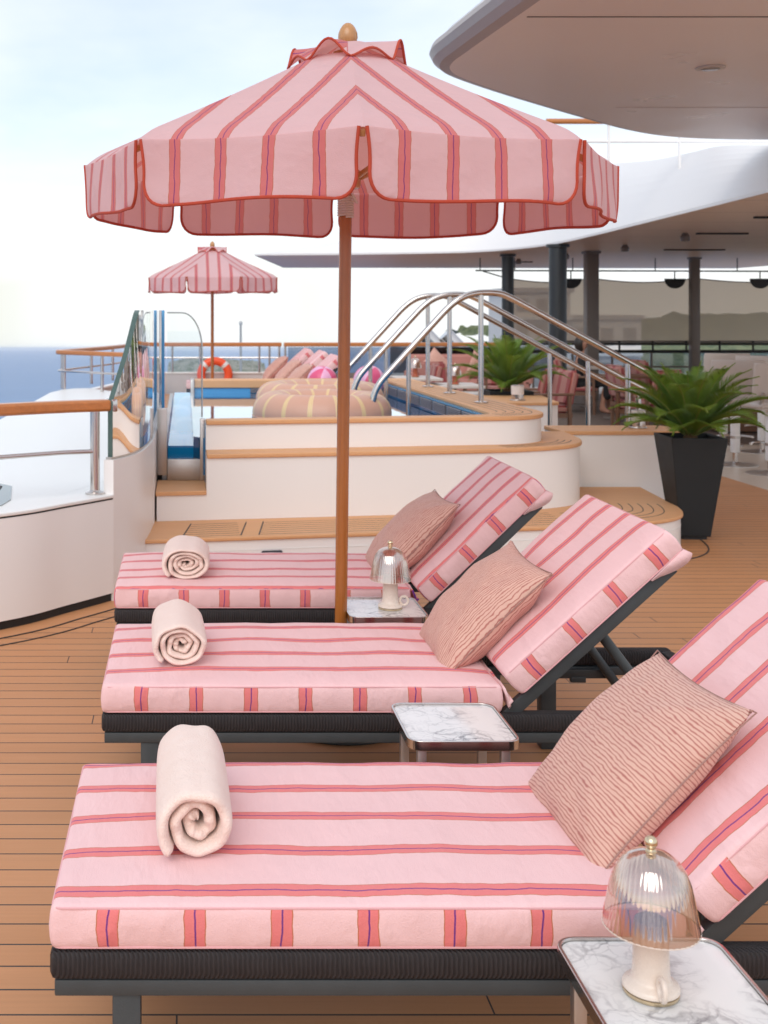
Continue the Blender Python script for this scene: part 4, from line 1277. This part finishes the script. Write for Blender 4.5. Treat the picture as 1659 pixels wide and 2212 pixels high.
# ------------------------------------------------------------------ dining furniture
M['terra'] = fabric('dusty_pink_upholstery', stripe_fn(.20, .035, (.38, .17, .14), (.27, .05, .05), False))
M['dusty'] = plain('dusty_pink', (.50, .23, .19), .8)
def soft(mb, c, d, b=.03):
    mb.box(c, d)
    bmesh.ops.bevel(mb.bm, geom=list(mb.bm.edges), offset=b, segments=3, affect='EDGES')
    for f in mb.bm.faces:
        for l in f.loops: l[mb.uv].uv = (l.vert.co.y + .04, l.vert.co.z + l.vert.co.x)
    return mb
def make_armchair():
    "faces +x"
    t = thing('dining_armchair', '', 'chair', group='striped pink armchairs in the dining area')
    soft(MB(), (.02, 0, .345), (.46, .44, .09)).build('seat_cushion', M['terra'], t)
    m = soft(MB(), (0, 0, .19), (.09, .44, .40))
    o = m.build('back_cushion', M['terra'], t); o.location = (-.215, 0, .39); o.rotation_euler = (0, R(-12), 0)
    for sy in (-.245, .245):
        MB().box((.0, sy, .515), (.48, .045, .028), None, .008).build('armrest', M['teakframe'], t)
        for sx in (-.20, .21): MB().bar((sx, sy, 0), (sx * .96, sy, .50), .035, .035).build('leg', M['teakframe'], t)
    mb = MB()
    for sy in (-.235, .235): mb.box((0, sy, .285), (.46, .025, .05))
    for sx in (-.22, .23): mb.box((sx, 0, .285), (.025, .44, .05))
    mb.build('seat_frame', M['teakframe'], t)
    return t
ch = make_armchair()
spots = ((893, 14.9, 180, 'striped pink armchair behind the table with the copper stemmed lamp, left in the dining area'), (950, 15.3, -75, 'striped pink armchair with dark wooden arms between the first two handrail posts'),
         (1132, 13.9, 150, 'striped pink armchair just right of the far palm fronds'), (1172, 13.4, 190, 'pink armchair seen side on, right of the far lantern'),
         (1376, 14.7, 5, 'pink armchair half hidden behind the left fronds of the big palm'), (1250, 16.85, -20, 'armchair holding the seated person in black'),
         (1080, 16.6, -90, 'striped pink armchair behind the far palm crown'), (1398, 13.7, 120, 'armchair hidden deep behind the fronds of the big palm'), (1420, 16.2, 10, 'distant armchair seen over the top of the big palm'))
for i, (px, Y, rz, lab) in enumerate(spots):
    c = ch if i == 0 else copy_tree(ch)
    c.location = ((px - CX) * Y / FPX, Y, 0); c.rotation_euler = (0, 0, R(rz)); c['label'] = lab
# banquette
t = thing('banquette', 'long dusty pink banquette sofa against the far rail, left of the far palm', 'sofa', ((1010 - CX) * 17.8 / FPX, 17.8, 0))
soft(MB(), (0, 0, .27), (1.7, .6, .30)).build('seat', M['dusty'], t)
soft(MB(), (0, .26, .56), (1.7, .16, .44)).build('backrest', M['dusty'], t)
for sx in (-.82, .82): soft(MB(), (sx, 0, .45), (.14, .6, .22)).build('arm', M['dusty'], t)
for dx, sd, m, lab in ((-.45, 2.1, 'pillow', 'pale pink cushion at the left of the banquette'), (.2, 5.5, 'pillow', 'pale pink cushion in the middle of the banquette')):
    o = thing('pillow', lab, 'pillow', ((1010 - CX) * 17.8 / FPX + dx, 17.85, .62), 0, 'cushions on the banquette')
    make_pillow(.40, .13, True, sd).build('cover', M[m], o, angle=80); o.rotation_euler = (R(70), R(20 * sd), 0)

def dining_table(lab, px, Y, z, w=.62, d=.62, top='cream'):
    t = thing('dining_table', lab, 'table', ((px - CX) * Y / FPX, Y, 0), 0, 'dining tables')
    MB().box((0, 0, z - .015), (w, d, .03), None, .006).build('tabletop', M[top], t)
    MB().tube([(0, 0, .02), (0, 0, z - .031)], .028, 12).build('stem', M['bronze'], t)
    for a in (45, 135): 
        MB().box((0, 0, .014), (.5, .05, .022), Matrix.Rotation(R(a), 3, 'Z')).build('foot', M['bronze'], t) if a == 45 else MB().box((0, 0, .038), (.5, .05, .022), Matrix.Rotation(R(a), 3, 'Z')).build('foot', M['bronze'], t)
    return t
dining_table('dining table with copper stemmed lamp, left of the first handrail post', 897, 13.6, .685, .5)
dining_table('dining table with copper lamp between the second and third handrail posts', 981, 13.5, .61, .55)
dining_table('low white table in front of the far palm, behind the handrail posts', 1035, 13.0, .55, .7)
dining_table('dark dining table behind the left fronds of the big palm', 1345, 15.6, .60, .7, .62, 'teakframe')
dining_table('white dining table behind the seated person in black', 1275, 17.9, .60, .9)
M['copper'] = plain('copper_ceramic', (.42, .10, .045), .35)
def lamp2(lab, px, Y, z, cer='copper'):
    l = make_lamp(lab, ((px - CX) * Y / FPX, Y, z + .001), R(30), cer, 'lamps on the dining tables')
    return l
lamp2('copper stemmed lamp with pale dome on the left dining table', 897, 13.55, .685)
lamp2('copper stemmed lamp on the dining table right of the second handrail post', 983, 13.4, .61)

# bar stools
def make_stool():
    t = thing('bar_stool', '', 'bar stool', group='cream bar stools with white pedestals')
    MB().lathe([(.20, 0), (.20, .008), (.06, .016), (.035, .03)], 32).build('base_plate', M['brushed'], t)
    MB().tube([(0, 0, .02), (0, 0, .12)], .024, 16).build('lower_stem', M['steel'], t)
    MB().lathe([(.040, .118), (.042, .124), (.042, .555), (.040, .56)], 24).build('pedestal', M['white'], t)
    MB().tube([(.16 * math.cos(R(a)), .16 * math.sin(R(a)), .26) for a in range(-80, 81, 16)], .010, 8).tube([(.03, 0, .26), (.16, 0, .26)], .008, 8).lathe([(.045, .248), (.045, .272)], 20, cap=False).build('footrest', M['brushed'], t)
    soft(MB(), (0, 0, .605), (.38, .40, .07), .025).build('seat', M['cream'], t)
    mb = MB()
    mb.grid(lambda u, v: ((-.17 - .05 * v + .02) * 1 + .11 * (1 - math.cos((u - .5) * 2.0)) , .235 * math.sin((u - .5) * 2.3) / math.sin(1.15), .66 + .32 * v), 14, 4)
    o = mb.build('backrest', M['cream'], t); s_ = o.modifiers.new('Solid', 'SOLIDIFY'); s_.thickness = .035
    bv = o.modifiers.new('Bevel', 'BEVEL'); bv.width = .01; bv.segments = 2
    for sy in (-.17, .17): MB().bar((-.13, sy, .60), (-.185, sy, .72), .022, .03).build('back_bracket', M['brushed'], t)
    return t
st = make_stool()
for i, (px, Y, rz, lab) in enumerate(((1588, 11.2, 75, 'cream bar stool with thick white pedestal standing just clear of the charcoal planter'), (1664, 10.6, 95, 'cream bar stool cut by the right edge of the picture, nearest to the teak deck'),
                                      (1563, 12.9, 80, 'cream bar stool whose white pedestal disappears behind the charcoal planter'), (1646, 12.2, 60, 'cream bar stool with slim far pedestal near the right edge'))):
    c = st if i == 0 else copy_tree(st)
    c.location = ((px - CX) * Y / FPX, Y, 0); c.rotation_euler = (0, 0, R(rz)); c['label'] = lab
t = thing('shade_counter', 'long dark counter shape standing in for the floor shade behind the stools on the right', 'counter', ((1668 - CX) * 14.2 / FPX, 14.2, 0))  # dark block added where the floor behind the stools is only shaded
MB().box((.3, .1, .35), (2.0, .5, .66), None, .01).build('cabinet', M['teakframe'], t)
MB().box((.3, .06, .70), (2.1, .66, .035), None, .008).build('counter_top', M['cream'], t)

# ------------------------------------------------------------------ seated person
def person(loc, rz):
    t = thing('person', 'person in black with dark hair and sandals seated beyond the handrail posts', 'person', loc, rz)
    # faces +x, heights for a 1.42 m tall scale figure
    J = {'pel': (0, 0, .44, .105), 'waist': (.0, 0, .57, .09), 'chest': (.01, 0, .72, .10), 'nb': (.015, 0, .84, .045), 'neck': (.025, 0, .89, .042), 'head': (.04, 0, .965, .070), 'crown': (.035, 0, 1.04, .062),
         'nose': (.112, 0, .965, .010)}
    E = [('pel', 'waist'), ('waist', 'chest'), ('chest', 'nb'), ('nb', 'neck'), ('neck', 'head'), ('head', 'crown'), ('head', 'nose')]
    for s, y in (('l', 1), ('r', -1)):
        J.update({'sh' + s: (.01, .135 * y, .80, .050), 'el' + s: (.05, .185 * y, .60, .036), 'wr' + s: (.20, .14 * y, .535, .024), 'pm' + s: (.245, .13 * y, .53, .026),
                  'hip' + s: (.02, .075 * y, .43, .085), 'kn' + s: (.36, .085 * y, .455, .058), 'an' + s: (.34 + .05 * y, .08 * y, .085, .032), 'toe' + s: (.46 + .05 * y, .10 * y, .03, .026), 'hl' + s: (.325 + .05 * y, .08 * y, .035, .030)})
        E += [('chest', 'sh' + s), ('sh' + s, 'el' + s), ('el' + s, 'wr' + s), ('wr' + s, 'pm' + s), ('pel', 'hip' + s), ('hip' + s, 'kn' + s), ('kn' + s, 'an' + s), ('an' + s, 'toe' + s), ('an' + s, 'hl' + s)]
        for k in range(4):
            J['f%d%s' % (k, s)] = (.285, (.13 + .018 * (k - 1.5)) * y, .525, .009); J['g%d%s' % (k, s)] = (.315 - .006 * abs(k - 1.4), (.13 + .02 * (k - 1.5)) * y, .508, .0075)
            E += [('pm' + s, 'f%d%s' % (k, s)), ('f%d%s' % (k, s), 'g%d%s' % (k, s))]
        J['t0' + s] = (.245, .095 * y, .525, .010); J['t1' + s] = (.268, .080 * y, .518, .008); E += [('pm' + s, 't0' + s), ('t0' + s, 't1' + s)]
    names = list(J)
    me = bpy.data.meshes.new('body'); me.from_pydata([J[n][:3] for n in names], [(names.index(a), names.index(b)) for a, b in E], [])
    o = bpy.data.objects.new('body', me); COL.objects.link(o); o.parent = t
    me.materials.append(plain('skin', (.50, .25, .17), .5))
    sk = o.modifiers.new('Skin', 'SKIN'); sk.use_smooth_shade = True
    for i, n in enumerate(names):
        v = me.skin_vertices[0].data[i]; v.radius = (J[n][3],) * 2; v.use_root = (n == 'pel')
    sb = o.modifiers.new('Sub', 'SUBSURF'); sb.levels = 1; sb.render_levels = 1
    def cloth(name, keys, edges, grow, mat):
        me = bpy.data.meshes.new(name); me.from_pydata([J[n][:3] for n in keys], [(keys.index(a), keys.index(b)) for a, b in edges], [])
        c = bpy.data.objects.new(name, me); COL.objects.link(c); c.parent = t; me.materials.append(mat)
        m = c.modifiers.new('Skin', 'SKIN'); m.use_smooth_shade = True
        for i, n in enumerate(keys):
            v = me.skin_vertices[0].data[i]; v.radius = (J[n][3] + grow,) * 2; v.use_root = i == 0
        c.modifiers.new('Sub', 'SUBSURF').levels = 1
    blk = plain('black_cloth', (.012, .012, .014), .85)
    J['kl'] = (.365, .085, .38, .066); J['kr'] = (.365, -.085, .38, .066); J['dl'] = (.37, .08, .20, .06); J['dr'] = (.36, -.08, .20, .06)
    cloth('trousers', ['pel', 'hipl', 'knl', 'dl', 'hipr', 'knr', 'dr'], [('pel', 'hipl'), ('hipl', 'knl'), ('knl', 'dl'), ('pel', 'hipr'), ('hipr', 'knr'), ('knr', 'dr')], .012, blk)
    cloth('top', ['chest', 'waist', 'pel', 'shl', 'ell', 'shr', 'elr', 'nb'], [('chest', 'waist'), ('waist', 'pel'), ('chest', 'shl'), ('shl', 'ell'), ('chest', 'shr'), ('shr', 'elr'), ('chest', 'nb')], .010, blk)
    mb = MB(); bmesh.ops.create_uvsphere(mb.bm, u_segments=20, v_segments=14, radius=1)
    for v in mb.bm.verts:
        q = v.co.copy(); v.co = Vector((.012 + q.x * .085, q.y * .085, .995 + q.z * (.095 if q.z > 0 else .14)))
        if q.x > .45 and q.z < .35: v.co.x -= .09 * (q.x - .45) * 2
    mb.build('hair', plain('dark_hair', (.02, .014, .010), .5), t)
    for y in (1, -1):
        x0 = .34 + .05 * y
        mb = MB(); mb.box((x0 + .06, .09 * y, .008), (.19, .065, .014), None, .005); mb.box((x0 + .095, .092 * y, .042), (.03, .075, .012), None, .003)
        mb.build('sandal', M['teakframe'], t)
        mb = MB(); bmesh.ops.create_uvsphere(mb.bm, u_segments=10, v_segments=8, radius=.008, matrix=Matrix.Translation((.104, .026 * y, .975))); mb.build('eye', M['dark'], t)
    return t
person(((1252 - CX) * 16.8 / FPX, 16.8, -.01), R(-18))

# ------------------------------------------------------------------ sea, shore, far things
t = NT('sea'); p = t.pos()
h = t.math('ADD', t.noise(t.scaled(p, (.05, .14, 1)), 1, 5, .6), t.math('MULTIPLY', t.noise(t.scaled(p, (.4, .9, 1)), 1, 4, .6), .35))
c = t.mix(t.noise(t.scaled(p, (.004, .012, 1)), 1, 4), (.05, .145, .32), (.09, .21, .41))
M['sea'] = t.done(t.bsdf(c, .35, 0, t.bump(h, 1.0, .9), .22))
TAN = (752 - CY) / FPX
mb = MB()
def sz(y): return -13.5 - TAN * y
ys = [-300, 0, 100, 300, 800, 2000, 5000, 9000]
mb.strip([(-7000, y, sz(y)) for y in ys], [(7000, y, sz(y)) for y in ys])
tag(mb.build('sea', M['sea'], None, False), kind='structure')

# harbour land: hills on the right, low shore strip
def gnd(y): return sz(y) - .5
def ridge(name, pts, Y, depth, mat, top_noise, seed):
    mb = MB(); n = 160
    xs_ = [p_[0] for p_ in pts]
    def h_at(px):
        for (a, ha), (b, hb) in zip(pts, pts[1:]):
            if a <= px <= b: return ha + (hb - ha) * (px - a) / (b - a)
        return pts[-1][1]
    def f(u, v):
        px = xs_[0] + (xs_[-1] - xs_[0]) * u
        y0 = Y + depth * v
        hh = EYE - (h_at(px) - CY) * Y / FPX
        x = (px - CX) * Y / FPX
        base = gnd(y0)
        k = math.sin(min(1, v * 1.6) * math.pi / 2)
        nz = top_noise * 1.5 * (mnoise.noise(Vector((u * 60 + seed, v * 6, 0))) + .6 * mnoise.noise(Vector((u * 190 + seed, v * 20, 3))))
        return (x, y0, base + (hh - base + nz * 1.0) * k)
    mb.grid(f, n, 14)
    return tag(mb.build(name, mat, None, True, 80), kind='structure')
t = NT('hill_green'); p = t.pos()
c = t.mix(t.n('MapRange', None, Value=t.noise(p, .22, 5, .7), From_Min=.4, From_Max=.62).outputs[0], (.07, .10, .035), (.17, .19, .08))
M['hill'] = t.done(t.bsdf(c, .95, 0, t.bump(t.noise(p, .6, 4), 1, 1.0), .1))
t = NT('shore_pale'); p = t.pos()
c = t.mix(t.n('MapRange', None, Value=t.noise(p, .35, 4, .7), From_Min=.45, From_Max=.6).outputs[0], (.30, .29, .24), (.09, .12, .06))
M['shore'] = t.done(t.bsdf(c, .9))
ridge('hills', [(1240, 738), (1320, 724), (1400, 716), (1450, 705), (1500, 712), (1560, 704), (1640, 698), (1760, 702), (2100, 690), (2600, 700)], 320, 160, M['hill'], 1.6, 3)
ridge('shore', [(360, 798), (400, 790), (470, 788), (520, 792), (585, 797)], 420, 60, M['shore'], .5, 9)
# white harbour building seen through the screens
def flats(lab, px0, px1, ytop, Y, floors, roof=None):
    x0, x1 = (px0 - CX) * Y / FPX, (px1 - CX) * Y / FPX; zt = EYE - (ytop - CY) * Y / FPX; z0 = gnd(Y)
    t = thing('harbour_building', lab, 'building', ((x0 + x1) / 2, Y, z0), 0, 'pale buildings beyond the screens')
    w, H = x1 - x0, zt - z0
    MB().box((0, 6, H / 2), (w, 12, H)).build('wall', plain('pale_render', (.62, .58, .53), .8, 0, .05, .2), t, False)
    nb = min(12, max(3, int(w / 2.6)))
    wm = plain('window_dark', (.26, .24, .22), .3); bmt = plain('balcony_white', (.70, .67, .62), .7)
    fl = H / floors
    for k in range(floors):
        for i in range(nb):
            MB().box((-w / 2 + w * (i + .5) / nb, -.02, fl * (k + .5)), (w / nb * .55, .1, fl * .5)).build('window', wm, t, False)
    for k in range(1, floors): MB().box((0, -.5, fl * k), (w * .98, .9, fl * .12)).build('balcony', bmt, t, False)
    MB().box((0, 6, H + .3), (w + .8, 12.8, .6)).build('roof', plain('roof_tile', (.33, .16, .10) if roof else (.5, .46, .42), .8), t, False)
flats('tall pale building with balconies seen through the leftmost mesh screen', 1108, 1232, 632, 150, 7)
flats('long lower pale building with flat roof behind the second mesh screen', 1236, 1385, 690, 170, 4)
# dark vessel with two silver funnels
Y = 70
def P(px, py): q = at(px, py, Y); return q
t = thing('moored_ship', 'dark hulled moored ship with two slanted silver funnels beyond the far rail', 'ship')
a = P(905, 752); b = P(1120, 752)
MB().prism([(a.x, Y), (b.x, Y), (b.x + 3, Y + 4), (b.x, Y + 8), (a.x, Y + 8), (a.x - 1, Y + 4)], sz(Y) + .2, a.z).build('hull', plain('dark_hull', (.03, .035, .04), .4), t, True, 30)
for px in (940, 985):
    q0, q1 = P(px + 35, 760), P(px, 724); MB().tube([(q0.x, Y + 3, q0.z), (q1.x, Y + 3, q1.z)], .48, 20).build('funnel', M['steel'], t)
# mast
q0, q1 = at(520, 790, 60), at(520, 702, 60)
t = thing('mast', 'thin grey harbour mast standing beyond the far rail, right of the far parasol pole', 'mast')
MB().tube([(q0.x, 60, gnd(60)), (q1.x, 60, q1.z)], [.09, .055], 10).build('pole', plain('grey_mast', (.34, .35, .35), .6), t)
MB().lathe([(.07, 0), (.09, .05), (.09, .14), (.05, .2)], 12, (q1.x, 60, q1.z)).build('cap', plain('mast_cap', (.5, .5, .48), .6), t)
# small pale moored boats along the shore
for i, (px, w) in enumerate(((388, 16), (418, 14), (497, 20), (548, 16), (575, 13))):
    Y = 300; q = at(px, 796, Y); L_ = w * Y / FPX
    t = thing('motor_boat', 'tiny white boat moored along the far shore, %s' % ('leftmost of the row', 'second from the left, behind the life ring', 'just left of the grey mast', 'right of the mast foot', 'rightmost, by the far lounger cushions')[i], 'boat', (q.x, Y, sz(Y)), 0, 'white boats along the far shore')
    MB().prism([(-L_ / 2, -.5), (L_ * .35, -.5), (L_ / 2, 0), (L_ * .35, .5), (-L_ / 2, .5)], -.2, .7).build('hull', M['white_out'], t, False)
    MB().box((-.1 * L_, 0, 1.05), (L_ * .4, .8, .7), None, .1).build('cabin', M['white_out'], t, False)

# sea haze
mb = MB(); mb.box((0, 4300, -6.0), (14400, 9800, 20.5))
hz_m = bpy.data.materials.new('sea_air'); hz_m.use_nodes = True; hn = hz_m.node_tree; hn.nodes.clear()
ho = hn.nodes.new('ShaderNodeOutputMaterial'); hv = hn.nodes.new('ShaderNodeVolumePrincipled')
hv.inputs['Color'].default_value = (.93, .96, 1, 1); hv.inputs['Density'].default_value = HAZE; hv.inputs['Anisotropy'].default_value = .2
hn.links.new(hv.outputs[0], ho.inputs['Volume'])
hzo = tag(mb.build('haze', hz_m, None, False), 'thin pale sea haze', None, None, 'stuff'); hzo.rotation_euler = (-math.atan(TAN), 0, 0)
# ------------------------------------------------------------------ light, sky, camera
SUN_EL, SUN_AZ = R(41), R(-160)     # azimuth from +Y towards +X: sun behind and left of the camera
w = bpy.data.worlds.new('World'); SC.world = w; w.use_nodes = True
nt = w.node_tree; nt.nodes.clear()
N = nt.nodes.new; Lk = nt.links.new
out = N('ShaderNodeOutputWorld'); bg = N('ShaderNodeBackground'); bg.inputs[1].default_value = .1
tc = N('ShaderNodeTexCoord'); sep = N('ShaderNodeSeparateXYZ'); Lk(tc.outputs['Generated'], sep.inputs[0])
mxz = N('ShaderNodeMath'); mxz.operation = 'MAXIMUM'; mxz.inputs[1].default_value = .02; Lk(sep.outputs[2], mxz.inputs[0])
cmb = N('ShaderNodeCombineXYZ'); Lk(sep.outputs[0], cmb.inputs[0]); Lk(sep.outputs[1], cmb.inputs[1]); Lk(mxz.outputs[0], cmb.inputs[2])
sky = N('ShaderNodeTexSky'); sky.sky_type = 'NISHITA'; sky.sun_disc = False; sky.sun_elevation = SUN_EL; sky.sun_rotation = SUN_AZ
sky.air_density = 1.0; sky.dust_density = 1.0; sky.ozone_density = 1.5
Lk(cmb.outputs[0], sky.inputs[0])
# thin cloud veil: noise on the dome, stretched towards the horizon
dv = N('ShaderNodeVectorMath'); dv.operation = 'DIVIDE'
c3 = N('ShaderNodeCombineXYZ'); ad = N('ShaderNodeMath'); ad.operation = 'ADD'; ad.inputs[1].default_value = .22; Lk(mxz.outputs[0], ad.inputs[0])
for k in range(3): Lk(ad.outputs[0], c3.inputs[k])
Lk(cmb.outputs[0], dv.inputs[0]); Lk(c3.outputs[0], dv.inputs[1])
nz = N('ShaderNodeTexNoise'); nz.inputs['Scale'].default_value = 1.1; nz.inputs['Detail'].default_value = 5; nz.inputs['Roughness'].default_value = .55
Lk(dv.outputs[0], nz.inputs['Vector'])
mr = N('ShaderNodeMapRange'); mr.inputs['From Min'].default_value = .30; mr.inputs['From Max'].default_value = .68
mr.inputs['To Min'].default_value = CLOUD_MIN; mr.inputs['To Max'].default_value = CLOUD_MAX
Lk(nz.outputs[0], mr.inputs[0])
# veil thickens to the horizon
hz = N('ShaderNodeMapRange'); hz.inputs['From Min'].default_value = .0; hz.inputs['From Max'].default_value = .14; hz.inputs['To Min'].default_value = .42; hz.inputs['To Max'].default_value = 0
Lk(mxz.outputs[0], hz.inputs[0])
mm = N('ShaderNodeMath'); mm.operation = 'MAXIMUM'; Lk(mr.outputs[0], mm.inputs[0]); Lk(hz.outputs[0], mm.inputs[1])
mx = N('ShaderNodeMix'); mx.data_type = 'RGBA'; Lk(mm.outputs[0], mx.inputs[0]); Lk(sky.outputs[0], mx.inputs[6]); mx.inputs[7].default_value = (*CLOUD_COL, 1)
Lk(mx.outputs[2], bg.inputs[0]); Lk(bg.outputs[0], out.inputs[0])

sl = bpy.data.lights.new('sun', 'SUN'); sl.energy = SUN_E; sl.angle = R(45); sl.color = (1.0, .955, .89)
so = bpy.data.objects.new('sun', sl); COL.objects.link(so)
d = Vector((math.sin(SUN_AZ) * math.cos(SUN_EL), math.cos(SUN_AZ) * math.cos(SUN_EL), math.sin(SUN_EL)))
so.rotation_euler = d.to_track_quat('Z', 'Y').to_euler(); so.location = d * 30

cam = bpy.data.cameras.new('camera'); co = bpy.data.objects.new('camera', cam); COL.objects.link(co)
co.location = (0, 0, EYE); co.rotation_euler = (R(90), 0, 0)
cam.sensor_fit = 'HORIZONTAL'; cam.sensor_width = 36; cam.lens = 36 * FPX / 1659
cam.shift_x = (829.5 - CX) / 1659; cam.shift_y = -(1106 - CY) / 1659
cam.clip_start = .05; cam.clip_end = 20000
cam.dof.use_dof = True; cam.dof.focus_distance = 3.0; cam.dof.aperture_fstop = 11
SC.camera = co
SC.view_settings.view_transform = 'Standard'; SC.view_settings.look = 'None'
SC.view_settings.exposure = EXPO; SC.view_settings.gamma = 1
SC.cycles.max_bounces = 10; SC.cycles.volume_bounces = 5; SC.cycles.transparent_max_bounces = 16; SC.cycles.caustics_reflective = False; SC.cycles.caustics_refractive = False
